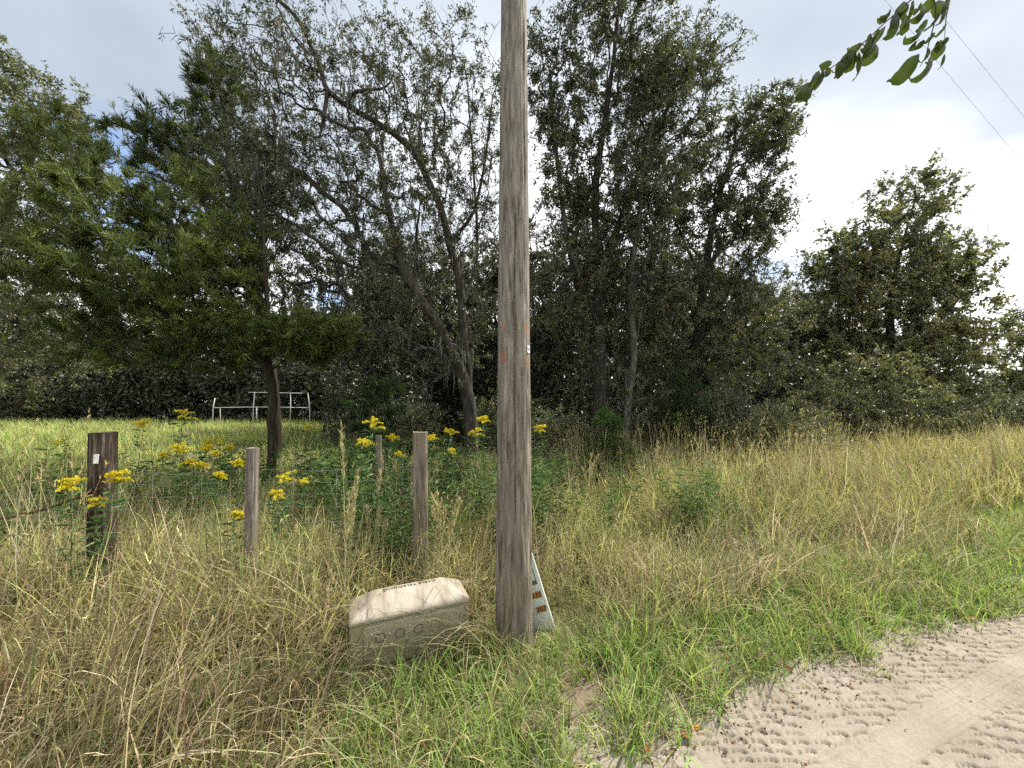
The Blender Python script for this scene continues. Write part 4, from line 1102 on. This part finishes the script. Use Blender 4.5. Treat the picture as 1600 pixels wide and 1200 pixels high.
# ------------------------------------------------------------------ goldenrod
def goldenrod_meshes(seed, h, head, flower_tint=0.6):
    rng = np.random.default_rng(seed)
    st, lf, fl = MB(), MB(), MB()
    lean = rng.normal(size=2) * 0.05 * h
    pts = np.array([[lean[0] * t * t, lean[1] * t * t, h * t] for t in np.linspace(0, 1, 8)])
    V, q, c3 = sweep(pts, np.linspace(0.005, 0.0025, 8), 5); st.add(V, c3, q, 0.5)
    n = int(26 + h * 40)
    t = rng.uniform(0.12, 0.95, n); b = np.c_[lean[0] * t * t, lean[1] * t * t, h * t]
    a = rng.uniform(0, 6.28, n); d = unit(np.c_[np.cos(a), np.sin(a), rng.uniform(-0.1, 0.6, n)])
    add_leaves(lf, rng, b, d, 0.10, 0.018, rng.random(n))
    top = pts[-1]
    nr = rng.integers(7, 14); tl = rng.normal(size=2) * 0.4
    for k in range(nr):
        a = k * 2.4 + rng.uniform(-.3, .3); f = k / nr
        L = head * (0.75 - 0.35 * f) * rng.uniform(0.8, 1.2); z0 = top[2] - head * 0.55 * (1 - f)
        m_ = 18; up = rng.uniform(0.5, 1.05)
        tt = np.linspace(0.08, 1, m_)
        arc = np.c_[np.cos(a) * L * tt * 0.8, np.sin(a) * L * tt * 0.8, z0 + L * (up * tt - 0.6 * tt ** 2)] + [top[0] + tl[0] * (z0 - h), top[1] + tl[1] * (z0 - h), 0]
        V, q, c3 = sweep(arc[::4], 0.0012, 3, False); st.add(V, None, q, 0.8)
        for r_ in range(3):
            b = arc + rng.normal(size=(m_, 3)) * 0.004
            d = unit(rng.normal(size=(m_, 3)) * 0.6 + [0, 0, 1])
            add_leaves(fl, rng, b, d, 0.016, 0.011, np.clip(flower_tint + rng.normal(size=m_) * .2, 0, 1))
    return st.mesh('stem', [M['stem']]), lf.mesh('leaves', [M['weed_leaf']]), fl.mesh('flower_head', [M['flower']])
GR = [  # flower px, py, depth, head size m, label
    (285, 645, 4.6, .24, 'goldenrod with the tallest broad flower head left of the cedar trunk'), (215, 661, 4.6, .22, 'goldenrod just right above the dark corner post'),
    (268, 699, 4.0, .20, 'goldenrod with a drooping head below the tallest one'), (105, 690, 6.0, .18, 'small goldenrod in the green field left of the dark corner post'),
    (570, 660, 3.7, .24, 'goldenrod with a star-shaped head above the tall pale grass plume'), (562, 693, 3.8, .18, 'goldenrod with a small low head right of the tall grass plume'),
    (605, 684, 4.75, .15, 'goldenrod in front of the thin pale stake'), (742, 673, 4.6, .24, 'goldenrod with a full head left of the utility pole'), (757, 655, 4.9, .20, 'highest goldenrod touching the utility pole on its left'),
    (702, 674, 5.2, .17, 'goldenrod with a small star head right of the squared tan post'), (712, 704, 4.8, .16, 'low goldenrod right of the squared tan post'), (683, 684, 4.6, .17, 'goldenrod peeping over the right side of the squared tan post'),
    (848, 668, 5.4, .17, 'lone goldenrod right of the utility pole'), (120, 752, 2.75, .17, 'goldenrod hanging left of the dark corner post'), (158, 746, 2.72, .17, 'goldenrod in front of the dark corner post'),
    (150, 782, 2.7, .10, 'tiny low goldenrod at the foot of the dark corner post'), (440, 748, 3.6, .19, 'goldenrod right of the narrow grey post, upper head'), (441, 770, 3.4, .15, 'goldenrod right of the narrow grey post, lower head'),
    (364, 803, 3.05, .14, 'low goldenrod left against the narrow grey post'), (320, 727, 4.0, .18, 'goldenrod left of the narrow grey post'), (348, 690, 5.0, .26, 'loose goldenrod left beside the cedar trunk'),
    (480, 668, 7.2, .30, 'distant goldenrod right of the cedar trunk below the pipe frame'), (295, 722, 4.3, .15, 'goldenrod with thin sprays between the drooping head and the grey post'), (375, 722, 4.2, .16, 'goldenrod just behind the top of the narrow grey post'),
    (478, 752, 3.9, .14, 'goldenrod with sparse flowers left of the tall grass plume'), (615, 708, 4.6, .12, 'small budding goldenrod between stake and squared post'), (790, 700, 5.0, .14, 'goldenrod hidden behind the utility pole')]
_lbp = 'small goldenrod in the flowering patch, '
GR = GR[:-1] + [(px, py, d, hs, _lbp + w) for px, py, d, hs, w in (
    (242, 712, 4.4, .13, 'nearest the dark corner post'), (305, 700, 4.7, .15, 'high and left of its centre'), (330, 708, 4.5, .14, 'in the middle of its upper row'), (338, 742, 3.8, .13, 'low on its right side'),
   (362, 700, 5.2, .15, 'upper right beside the cedar trunk'),
    (275, 728, 4.2, .12, 'just below the drooping head'), (318, 690, 5.4, .16, 'topmost and farthest into the field'))]
for k, (px, py, d, hs, lb) in enumerate(GR):
    p = P(px, py, d); zg = gz(p[0], p[1]); h = p[2] - zg + hs * 0.1
    t = thing('goldenrod', lb, 'goldenrod', (p[0], p[1], zg), 'goldenrod along the fence')
    a, b, c = goldenrod_meshes(200 + k, h, hs * random.uniform(0.68, 0.95), random.uniform(0.35, 0.75))
    link('stem', a, t); link('leaves', b, t); link('flower_head', c, t)

# ------------------------------------------------------------------ tall grass plumes that stand out singly
def plume_grass(label, px, py, d, n_stalk, seed, spread=0.06, head=0.32):
    rng = np.random.default_rng(seed)
    p = P(px, py, d); zg = gz(p[0], p[1]); h = p[2] - zg
    t = thing('plume_grass', label, 'grass', (p[0], p[1], zg), 'tall plume grasses')
    st, hd = MB(), MB()
    for k in range(n_stalk):
        hh = h * (1 if k == 0 else rng.uniform(0.6, 0.98)); b = rng.normal(size=2) * spread * 0.5; l = rng.normal(size=2) * spread + [0.03, 0]
        pts = np.array([[b[0] + l[0] * s * s, b[1] + l[1] * s * s, hh * s] for s in np.linspace(0, 1, 9)])
        V, q, c3 = sweep(pts, np.linspace(0.003, 0.0012, 9), 4); st.add(V, c3, q, rng.random())
        hl_ = head * rng.uniform(0.6, 1.1); m_ = 90
        s = 1 - rng.random(m_) * hl_ / hh
        c = np.c_[b[0] + l[0] * s * s, b[1] + l[1] * s * s, hh * s]
        dd = unit(np.c_[rng.normal(size=(m_, 2)) * 0.28, np.ones(m_)])
        add_leaves(hd, rng, c + rng.normal(size=(m_, 3)) * 0.004, dd, 0.045, 0.008, rng.random(m_))
    link('stalk', st.mesh('stalk', [M['plume']]), t); link('seed_head', hd.mesh('seed_head', [M['plume']]), t)
plume_grass('tall pale seed plume standing between the narrow grey post and the squared tan post', 546, 668, 2.7, 4, 301, 0.035, 0.36)
plume_grass('clump of upright yellowish grass stalks in the dry grass below the pale green shrub', 1180, 712, 5.2, 16, 302, 0.10)
plume_grass('clump of upright grass stalks left of the bare sand edge', 1035, 775, 4.2, 10, 303, 0.06)
plume_grass('tall grass stalks below the vine-hung tree', 1275, 690, 6.5, 12, 304, 0.12)
plume_grass('thin grass stalk right of the cedar sapling', 1015, 690, 6.0, 3, 305, 0.05)
plume_grass('grass stalks in front of the cedar sapling', 925, 705, 5.5, 5, 306, 0.15)
plume_grass('short grass plume right of the tall pale one', 585, 740, 2.9, 4, 307, 0.05, 0.2)
plume_grass('grass stalks at the foot of the leaning oak', 1095, 685, 6.6, 6, 308, 0.15)
plume_grass('dense yellow grass tuft in front of the squared tan post', 690, 775, 2.95, 12, 309, 0.06, 0.2)
plume_grass('pale grass stalks at the far right of the dry grass', 1440, 690, 7.5, 12, 310, 0.2)
plume_grass('bent pale stalk right of the marker panel', 885, 880, 2.9, 2, 311, 0.09, 0.14)
plume_grass('lone stalk far right near the lush green verge', 1330, 800, 5.0, 5, 312, 0.1)

# ------------------------------------------------------------------ litter on the sand
FL = [(1135, 1034, 0.8, 'tan dead leaf beside the long stick on the sand'), (1182, 1031, 0.55, 'orange dead leaf below the right end of the long stick'), (1232, 1048, 0.2, 'curled dark dead leaf on the open sand'), (1088, 1134, 1.0, 'yellow dead leaf at the edge of the sand'),
      (1071, 1148, 0.55, 'orange-red dead leaf next to the yellow one'), (1081, 1094, 0.35, 'small red-brown leaf above the yellow one'), (1009, 1167, 0.4, 'brown dead leaf lowest at the grass edge'), (1040, 1148, 0.1, 'dark rotten leaf left of the orange-red one'),
      (1331, 1069, 0.5, 'lone reddish leaf farthest out on the sand'), (1516, 965, 0.95, 'yellow leaf by the lush green verge at right'), (1132, 1105, 0.05, 'blackish leaf at the foot of the dry weed stem'), (1128, 1056, 0.6, 'small orange leaf below the tan one'),
      (870, 1170, 0.3, 'dark leaf in the grass below the utility pole'), (580, 1178, 0.3, 'brown leaf in the grass at the bottom centre')]
def dry_leaf(seed, tint):
    rng = np.random.default_rng(seed)
    n = 9; t = np.linspace(0, 1, n); w = np.sin(t ** 0.8 * math.pi) * 0.3; w[-1] = 0
    V = []
    cu = rng.uniform(0.2, 0.7)
    for k in range(n):
        for v in (-1, 0, 1):
            V.append([v * w[k] * rng.uniform(0.85, 1.15), t[k] - 0.5, 0.08 + cu * w[k] * abs(v) + 0.25 * (t[k] - 0.5) ** 2 + 0.02 * rng.normal()])
    f = [[k * 3 + j, k * 3 + j + 1, k * 3 + j + 4, k * 3 + j + 3] for k in range(n - 1) for j in range(2)]
    return mesh_from('fallen_leaf', V, [np.array(f)], [M['dead_leaf']], True, {'tint': ('FLOAT', np.full(len(V), tint))})
def surf(x, y):
    s = road_s(x, y)
    if s < 0.5:
        u = (x - E0[0]) * EU[0] + (y - E0[1]) * EU[1]
        return float(fine_road(np.array([u]), np.array([s]), None, None)[0][0])
    return float(gz(x, y))
for k, (px, py, t, lb) in enumerate(FL):
    g_ = G(px, py, 0.02)
    o = link('fallen_leaf', dry_leaf(400 + k, t), None, (g_[0], g_[1], surf(g_[0], g_[1]) + 0.004))
    s = random.uniform(0.05, 0.075); o.scale = (s, s, s); o.rotation_euler = (random.uniform(-.2, .2), random.uniform(-.2, .2), random.uniform(0, 6.28))
    tag(o, lb, 'leaf', 'dead leaves on the sand')
def stick(label, pp, r, mat='stick', forks=()):
    mb = MB()
    for poly, rr_ in [(pp, r)] + list(forks):
        pts = []
        for (px, py, dz) in poly:
            g_ = G(px, py, 0.03); pts.append([g_[0], g_[1], surf(g_[0], g_[1]) + r + dz])
        pts = catmull(np.array(pts), 4)
        V, q, c3 = sweep(pts, np.linspace(rr_, rr_ * 0.5, len(pts)), 7); mb.add(V, c3, q)
    tag(link('stick', mb.mesh('stick', [M[mat]], True)), label, 'stick', 'sticks at the road edge')
stick('long pale forked stick lying where the grass meets the sand', [(1118, 1022, 0), (1150, 1019, .01), (1185, 1011, .012), (1212, 1008, .01), (1240, 1006, .004)], 0.010, forks=[([(1185, 1011, .012), (1210, 1018, .005), (1236, 1014, .003)], 0.007), ([(1150, 1019, .01), (1125, 1012, .01), (1105, 1016, .0)], 0.006)])
stick('thin straight stick left of the dry weed stem', [(1020, 1076, 0), (1050, 1071, .004), (1086, 1066, .0)], 0.006)
stick('dark dry weed stem leaning over the sand', [(1150, 1104, 0), (1146, 1085, .03), (1142, 1066, .07), (1144, 1048, .10)], 0.004, 'twig', forks=[([(1142, 1066, .07), (1134, 1054, .10), (1130, 1046, .12)], 0.003)])
#@@GRASS
# ------------------------------------------------------------------ grass
def clump(rng, n, radius, length, width, lean, curve, colors, seg=5, dirbias=None, tipfade=0.25, heads=0.0, zjit=0.0):
    """n blades; colors: list of (rgb, weight); returns verts, colours, quads, tris"""
    L = length * rng.uniform(0.45, 1.25, n); w = width * rng.uniform(0.6, 1.4, n)
    a = rng.uniform(0, 2 * math.pi, n) if dirbias is None else rng.normal(size=n) * dirbias
    r = radius * np.sqrt(rng.random(n)); ra = rng.uniform(0, 6.28, n)
    th0 = np.abs(rng.normal(size=n)) * lean; cv = curve * rng.uniform(0.1, 1.4, n)
    pos = np.c_[np.cos(ra) * r, np.sin(ra) * r, -0.03 + rng.uniform(0, 1, n) * zjit]
    h = np.c_[np.cos(a), np.sin(a)]
    tw = rng.normal(size=n) * 0.5
    side = np.c_[-np.sin(a + tw), np.cos(a + tw), np.zeros(n)]
    cw = np.array([c[1] for c in colors]); ci = rng.choice(len(colors), n, p=cw / cw.sum())
    base = np.array([c[0] for c in colors])[ci] * rng.uniform(0.7, 1.3, (n, 1)) * np.exp(rng.normal(size=(n, 3)) * 0.06)
    kink = rng.random(n) < 0.15; kp = rng.uniform(0.3, 0.8, n)
    V = np.zeros((n, 2 * seg + 1, 3)); C = np.zeros((n, 2 * seg + 1, 3))
    p = pos.copy()
    for k in range(seg + 1):
        f = k / seg
        ww = w * (1 - 0.85 * f ** 1.6) * (0.7 if k == 0 else 1)
        col = base * (0.9 + 0.2 * f) * (1 - tipfade * f) + np.array([0.40, 0.33, 0.18]) * tipfade * f
        if k < seg:
            V[:, 2 * k] = p - side * ww[:, None] * 0.5; V[:, 2 * k + 1] = p + side * ww[:, None] * 0.5
            C[:, 2 * k] = C[:, 2 * k + 1] = col
        else:
            V[:, 2 * k] = p; C[:, 2 * k] = col
        th = th0 + cv * (f + 0.5 / seg) ** 1.4 + np.where(kink & (f > kp), 0.9, 0)
        p = p + np.c_[h * np.sin(th)[:, None], np.cos(th)] * (L / seg)[:, None]
        p[:, 2] = np.maximum(p[:, 2], 0.006)
    b = np.arange(n)[:, None] * (2 * seg + 1)
    f4 = np.concatenate([b + [2 * k, 2 * k + 1, 2 * k + 3, 2 * k + 2] for k in range(seg - 1)])
    f3 = b + [2 * seg - 2, 2 * seg - 1, 2 * seg]
    mb = MB(); mb.add(V.reshape(-1, 3), f3, f4, C.reshape(-1, 3))
    for i_ in np.where(rng.random(n) < heads)[0]:     # small seed heads
        tip = V[i_, 2 * seg]; pre = V[i_, 2 * seg - 2]; dr = unit(tip - pre); m_ = 7
        hl_ = rng.uniform(0.05, 0.12)
        bb = tip - dr * hl_ * rng.random((m_, 1)); dd = unit(dr + rng.normal(size=(m_, 3)) * 0.3)
        s = unit(np.cross(dd, rng.normal(size=(m_, 3)))) * 0.0035
        vv = np.stack([bb - s, bb + s, bb + dd * 0.028], 1).reshape(-1, 3)
        mb.add(vv, np.arange(3 * m_).reshape(-1, 3), None, np.tile(np.array([0.50, 0.42, 0.22]) * rng.uniform(0.7, 1.1), (3 * m_, 1)))
    return np.concatenate(mb.V), np.concatenate(mb.T), (np.concatenate(mb.F4) if mb.F4 else np.zeros((0, 4), int)), np.concatenate(mb.F3)

TRIS = [0]
def bake(name, label, protos_, pts, rot, scl, wscl, rng, val=0.25):
    """one mesh holding every clump"""
    mb = MB()
    pick = rng.integers(0, len(protos_), len(pts))
    for k, (V, C, f4, f3) in enumerate(protos_):
        idx = np.where(pick == k)[0]
        if not len(idx): continue
        m_ = len(idx); nv = len(V)
        c, s = np.cos(rot[idx, 2])[:, None], np.sin(rot[idx, 2])[:, None]
        sc = scl[idx][:, None]
        x = (V[None, :, 0] * c - V[None, :, 1] * s) * sc; y = (V[None, :, 0] * s + V[None, :, 1] * c) * sc; z = V[None, :, 2] * sc
        x = x + z * rot[idx, 0][:, None]; y = y + z * rot[idx, 1][:, None]
        W = np.stack([x + pts[idx, 0][:, None], y + pts[idx, 1][:, None], z + pts[idx, 2][:, None]], -1).reshape(-1, 3)
        col = (C[None] * np.exp(rng.normal(size=(m_, 1, 1)) * val)).reshape(-1, 3)
        o = (np.arange(m_) * nv)[:, None, None]
        mb.add(W, (f3[None] + o).reshape(-1, 3), (f4[None] + o).reshape(-1, 4) if len(f4) else None, np.clip(col, 0, 0.9))
    TRIS[0] += sum(len(f) for f in mb.F3) + 2 * sum(len(f) for f in mb.F4)
    return tag(link(name, mb.mesh(name, [M['blade']], False, True)), label, None, None, 'stuff')

TAN, STRAW, PALE, BROWN = (0.29, 0.225, 0.13), (0.40, 0.335, 0.205), (0.53, 0.475, 0.34), (0.16, 0.115, 0.078)
OLIVE, GREEN, LUSH, YGREEN, DKGR, GOLD = (0.19, 0.195, 0.075), (0.14, 0.20, 0.06), (0.205, 0.325, 0.075), (0.34, 0.375, 0.12), (0.05, 0.09, 0.025), (0.39, 0.36, 0.155)
g1 = np.random.default_rng(77)
tall_dry = [clump(g1, 15, 0.10, 0.58, 0.0066, 0.42, 2.0, [(TAN, 3), (STRAW, 2.2), (PALE, 0.9), (OLIVE, 3), (BROWN, 1.6), (GOLD, 1.6)], 6) for _ in range(9)]
tall_mix = [clump(g1, 15, 0.10, 0.58, 0.0066, 0.28, 1.4, [(OLIVE, 3), (GOLD, 2.4), (YGREEN, 2.4), (STRAW, 1.4), (GREEN, 3.0), (TAN, 0.8)], 5, heads=0.12) for _ in range(9)]
tall_far = [clump(g1, 16, 0.16, 0.66, 0.0125, 0.26, 1.1, [(OLIVE, 3), (GOLD, 2.6), (YGREEN, 2.4), (STRAW, 2.0), (GREEN, 2.2), (TAN, 1.8)], 3, heads=0.15) for _ in range(9)]
seedy = [clump(g1, 7, 0.10, 0.95, 0.0050, 0.10, 0.35, [(GOLD, 3), (STRAW, 3), (PALE, 2), (YGREEN, 1)], 4, heads=0.7) for _ in range(6)]
thatch = [clump(g1, 15, 0.14, 0.52, 0.0060, 0.95, 1.2, [(TAN, 2.5), (STRAW, 2.2), (PALE, 1.3), (BROWN, 3.0), (OLIVE, 1.6)], 5, dirbias=0.9, zjit=0.12) for _ in range(9)]
sweep_over = [clump(g1, 14, 0.07, 0.85, 0.0080, 0.30, 1.9, [(GOLD, 2), (STRAW, 3), (PALE, 2.0), (OLIVE, 2), (YGREEN, 1)], 7, dirbias=0.28) for _ in range(5)]
lush = [clump(g1, 18, 0.07, 0.22, 0.0070, 0.42, 1.4, [(LUSH, 4.5), (GREEN, 1.5), (YGREEN, 2.0), (STRAW, 0.6)], 4, tipfade=0.1) for _ in range(9)]
field = [clump(g1, 22, 0.26, 0.42, 0.016, 0.28, 1.0, [(LUSH, 2.0), (YGREEN, 4.0), (GREEN, 1.6), (GOLD, 1.8), (STRAW, 0.7)], 3, tipfade=0.15) for _ in range(8)]
far_dry = [clump(g1, 22, 0.3, 0.85, 0.018, 0.22, 0.8, [(GOLD, 3), (STRAW, 2.6), (OLIVE, 1.6), (YGREEN, 1.8), (TAN, 1.2)], 3, heads=0.1) for _ in range(8)]

def in_view(x, y):
    return (np.abs(x) < 1.42 * y + 1.0) & (y > 0.8)
def housing_xy(x, y):
    return ((x - hl[0]) * math.cos(hang) + (y - hl[1]) * math.sin(hang), -(x - hl[0]) * math.sin(hang) + (y - hl[1]) * math.cos(hang))
def put(name, label, prot, dens, box_, mask, seed, s0=0.75, s1=1.25, tilt=0.12, az=None, azv=0.5, scale_fn=None, low=True):
    rng = np.random.default_rng(seed)
    x0, x1, y0, y1 = box_
    n = int(dens * (x1 - x0) * (y1 - y0))
    x = rng.uniform(x0, x1, n); y = rng.uniform(y0, y1, n)
    keep = in_view(x, y); x, y = x[keep], y[keep]
    keep = rng.random(len(x)) < mask(x, y); x, y = x[keep], y[keep]
    lx, ly = housing_xy(x, y)
    keep = ((x - pc[0]) ** 2 + (y - pc[1]) ** 2 > 0.15 ** 2) & ~((lx > -0.04) & (lx < hlen + 0.03) & (ly > -0.05) & (ly < W_ + 0.03))
    keep &= ~((lx > -0.06) & (lx < 0.5) & (ly > -0.24) & (ly < 0)) & ~((lx > -0.06) & (lx < 0.55) & (ly > -0.42) & (ly < 0) & (rng.random(len(lx)) < 0.35))
    x, y, lx, ly = x[keep], y[keep], lx[keep], ly[keep]
    m_ = len(x)
    rz = rng.uniform(0, 6.28, m_) if az is None else az + rng.normal(size=m_) * azv
    rot = np.c_[rng.normal(size=m_) * tilt, rng.normal(size=m_) * tilt, rz]
    scl = rng.uniform(s0, s1, m_)
    if scale_fn is not None: scl = scl * scale_fn(x, y)
    if low:
        front = (lx > -0.10) & (lx < hlen + 0.05) & (ly < 0) & (ly > -0.9)
        scl = np.where(front, scl * np.where(ly > -0.5, 0.28, 0.5), scl)
        pf = sstep(0.75, 0.25, np.abs(x - 0.2)) * sstep(1.6, 2.0, y) * sstep(3.15, 2.9, y)     # trodden grass round the pole foot
        scl = scl * (1 - 0.62 * pf)
    scl = scl * (1 - 0.28 * np.exp(-((x - 0.22) / 0.22) ** 2 - ((y - 2.3) / 0.34) ** 2))
    return bake(name, label, prot, np.c_[x, y, gz(x, y)], rot, scl, None, rng)
def patch(x, y, sc, seed, lo=0.4, hi=0.6):
    return sstep(lo, hi, fbm(x * sc + 100, y * sc + 100, seed, 3))
def edge_in(x, y):     # distance from the wavy grass edge
    return road_s(x, y) + 0.16 * (fbm(x * 1.3 + 70, y * 1.3 + 70, 3, 3) - 0.5) * 2 + 0.10 * sstep(0.6, -0.4, x) - 0.22 * np.exp(-((((x - E0[0]) * EU[0] + (y - E0[1]) * EU[1]) - 1.25) / 0.5) ** 2)
def verge_w(x):        # width of the lush strip
    return 0.60 + 0.36 * sstep(1.0, 4.5, x) - 0.22 * sstep(0, -1.5, x)
def tallmask(x, y):
    w = verge_w(x)
    return np.maximum(sstep(w - 0.18, w + 0.14, edge_in(x, y)), 0.10 * sstep(0.15, 0.4, edge_in(x, y)))
def tall_scale(x, y):
    return (0.50 + 0.42 * sstep(1.5, 2.7, y)) * (1 + 0.22 * sstep(0.2, 1.2, x) * sstep(3.0, 4.0, y) + 0.22 * sstep(-0.6, -1.2, x) * sstep(2.1, 2.5, y) * sstep(3.6, 3.1, y)) * (0.75 + 0.5 * fbm(x * 0.8 + 40, y * 0.8 + 40, 9, 2))
def fieldmask(x, y):
    return sstep(-0.5, -2.0, x + 0.10 * y - 0.2) * sstep(4.0, 5.4, y)
nf = lambda x, y: 1 - 0.85 * fieldmask(x, y)

put('lush_verge_grass', 'short bright green grass along the edge of the sand road', lush, 270, (-3, 9, 0.8, 6),
    lambda x, y: sstep(0.0, 0.10, edge_in(x, y)) * (edge_in(x, y) < 1.6) * np.maximum(1 - 0.92 * sstep(verge_w(x) - 0.05, verge_w(x) + 0.30, edge_in(x, y)), sstep(1.0, 0.6, np.hypot((x + 0.25) / 1.0, (y - 2.2) / 0.62))) * (0.85 + 0.15 * patch(x, y, 1.5, 5)) * np.where(x < -0.9, 0.7, 1), 501, 0.6, 1.3, 0.2, low=False)
put('far_lush_grass', 'bright green grass strip receding along the road', lush, 60, (8, 30, 4.5, 15),
    lambda x, y: sstep(0.0, 0.2, edge_in(x, y)) * (1 - sstep(1.1, 1.6, edge_in(x, y))), 511, 0.9, 1.6, 0.2)
# crumbs of leaf and bark along the sand edge
_rl = np.random.default_rng(611)
lb_ = MB()
_u = _rl.uniform(-0.4, 5.2, 900); _s = _rl.normal(size=900) * 0.13 + 0.06
_x = E0[0] + _u * EU[0] + _s * EN[0]; _y = E0[1] + _u * EU[1] + _s * EN[1]
_z = fine_road(_u, np.minimum(_s, 0.6), None, None)[0]
_a = _rl.uniform(0, 6.28, 900)
add_leaves(lb_, _rl, np.c_[_x, _y, _z + 0.006], np.c_[np.cos(_a), np.sin(_a), _rl.normal(size=900) * 0.15], 0.022, 0.010, _rl.random(900) ** 2 * 0.5)
tag(link('leaf_litter', lb_.mesh('leaf_litter', [M['dead_leaf']])), 'crumbled brown leaf litter along the edge of the sand', None, None, 'stuff')
put('sparse_verge_grass', 'sparse grass tufts scattered on the sand edge', lush, 45, (-0.5, 8, 1.2, 5),
    lambda x, y: sstep(-0.16, 0.02, edge_in(x, y)) * (1 - sstep(0.1, 0.3, edge_in(x, y))) * patch(x, y, 2.5, 6), 502, 0.25, 0.55, 0.3)
put('thatch_grass', 'matted flattened dry grass in the foreground', thatch, 120, (-6.5, 5, 0.8, 5),
    lambda x, y: sstep(0.25, 0.6, edge_in(x, y)) * np.where(x < -0.2, 1.0, 0.42) * (0.4 + 0.45 * sstep(4, 2.5, y)), 503, 0.7, 1.3, 0.10, az=R(38), azv=0.55)
put('tall_dry_grass', 'tall tangled dry tan grass on the verge', tall_dry, 78, (-7, 7, 0.9, 4.8),
    lambda x, y: tallmask(x, y) * (0.12 + 0.88 * patch(x, y, 0.9, 11)) * nf(x, y) * (0.15 + 0.85 * sstep(1.5, 2.8, y)), 504, 0.7, 1.2, 0.15, scale_fn=tall_scale)
put('tall_green_grass', 'tall olive and yellow-green grass on the verge', tall_mix, 76, (-7, 7, 0.9, 4.8),
    lambda x, y: tallmask(x, y) * (0.12 + 0.88 * patch(x, y, 0.8, 12)) * nf(x, y) * (0.15 + 0.85 * sstep(1.5, 2.8, y)), 505, 0.65, 1.15, 0.12, scale_fn=tall_scale)
put('rough_grass', 'tall mixed green and straw grass between the fence and the wood', tall_far, 42, (-9, 14, 4.6, 10),
    lambda x, y: sstep(0.85, 1.15, edge_in(x, y)) * (0.45 + 0.55 * patch(x, y, 0.6, 18)) * nf(x, y) * (1 - 0.7 * sstep(7.6, 9.4, y) * sstep(7, 3, x)), 512, 0.7, 1.2, 0.12, scale_fn=tall_scale)
put('seeding_grass', 'upright seeding grass stalks over the verge', seedy, 22, (-7, 14, 2.4, 9.5),
    lambda x, y: sstep(1.0, 1.6, edge_in(x, y)) * patch(x, y, 0.7, 13, 0.42, 0.6) * nf(x, y), 506, 0.65, 1.15, 0.08, scale_fn=tall_scale)
put('field_grass', 'bright green grass of the open field behind the fence', field, 12, (-46, 1, 4.0, 31),
    lambda x, y: fieldmask(x, y) * np.clip(7.0 / y, 0.3, 1) * (0.6 + 0.4 * patch(x, y, 0.4, 14)), 507, 0.7, 1.2, 0.12, scale_fn=lambda x, y: (0.75 + 0.4 * fbm(x * 0.3 + 200, y * 0.3 + 200, 15, 2)) * (1 + 0.35 * sstep(8, 28, y)))
put('far_verge_grass', 'tall pale dry grass receding along the road to the right', far_dry, 6, (3, 52, 8, 34),
    lambda x, y: sstep(0.9, 1.6, edge_in(x, y)) * (1 - sstep(9.5, 11.5, edge_in(x, y))) * np.clip(12 / y, 0.4, 1), 508, 0.7, 1.2, 0.1)
# long grass bent over the front of the cable housing
bx, by = [], []
gr = np.random.default_rng(91)
for k in range(8):
    t = gr.uniform(0.9, 1.3); o_ = gr.uniform(-0.34, -0.14)
    bx.append(hl[0] + hv[0] * t - math.sin(hang) * o_); by.append(hl[1] + hv[1] * t + math.cos(hang) * o_)
bx, by = np.array(bx), np.array(by)
bake('bent_grass', 'long pale grass bent across the front of the cable housing', sweep_over, np.c_[bx, by, gz(bx, by)],
     np.c_[gr.normal(size=8) * .08 - 0.35, gr.normal(size=8) * .08 - 0.12, R(204) + gr.normal(size=8) * 0.2], gr.uniform(0.5, 0.75, 8), None, gr)

# leafy weeds
def weed(rng, h, n_st, per, L, W):
    st = MB()
    for k in range(n_st):
        b = rng.normal(size=2) * 0.05; l = rng.normal(size=2) * 0.12; hh = h * rng.uniform(0.6, 1.1)
        s = rng.uniform(0.1, 1, per)
        c = np.c_[b[0] + l[0] * s, b[1] + l[1] * s, hh * s]
        a = rng.uniform(0, 6.28, per); d = unit(np.c_[np.cos(a), np.sin(a), rng.uniform(-0.1, 0.7, per)])
        lf_ = MB(); add_leaves(lf_, rng, c, d, L, W, rng.random(per))
        T = np.concatenate(lf_.T)[:, None]
        st.add(np.concatenate(lf_.V), np.concatenate(lf_.F3), None, np.array([0.045, 0.09, 0.028]) * (1 - T) + np.array([0.14, 0.22, 0.07]) * T)
    return np.concatenate(st.V), np.concatenate(st.T), np.zeros((0, 4), int), np.concatenate(st.F3)
weeds = [weed(g1, 0.8, 5, 45, 0.085, 0.016) for _ in range(5)]
put('leafy_weeds', 'green leafy weeds growing along the wire fence', weeds, 12, (-5, 4.5, 2.9, 7.5),
    lambda x, y: patch(x, y, 0.8, 17, 0.42, 0.62) * sstep(1.4, 2.0, road_s(x, y)) * np.where(x > 0.6, 0.35, 1), 510, 0.6, 1.25, 0.12)
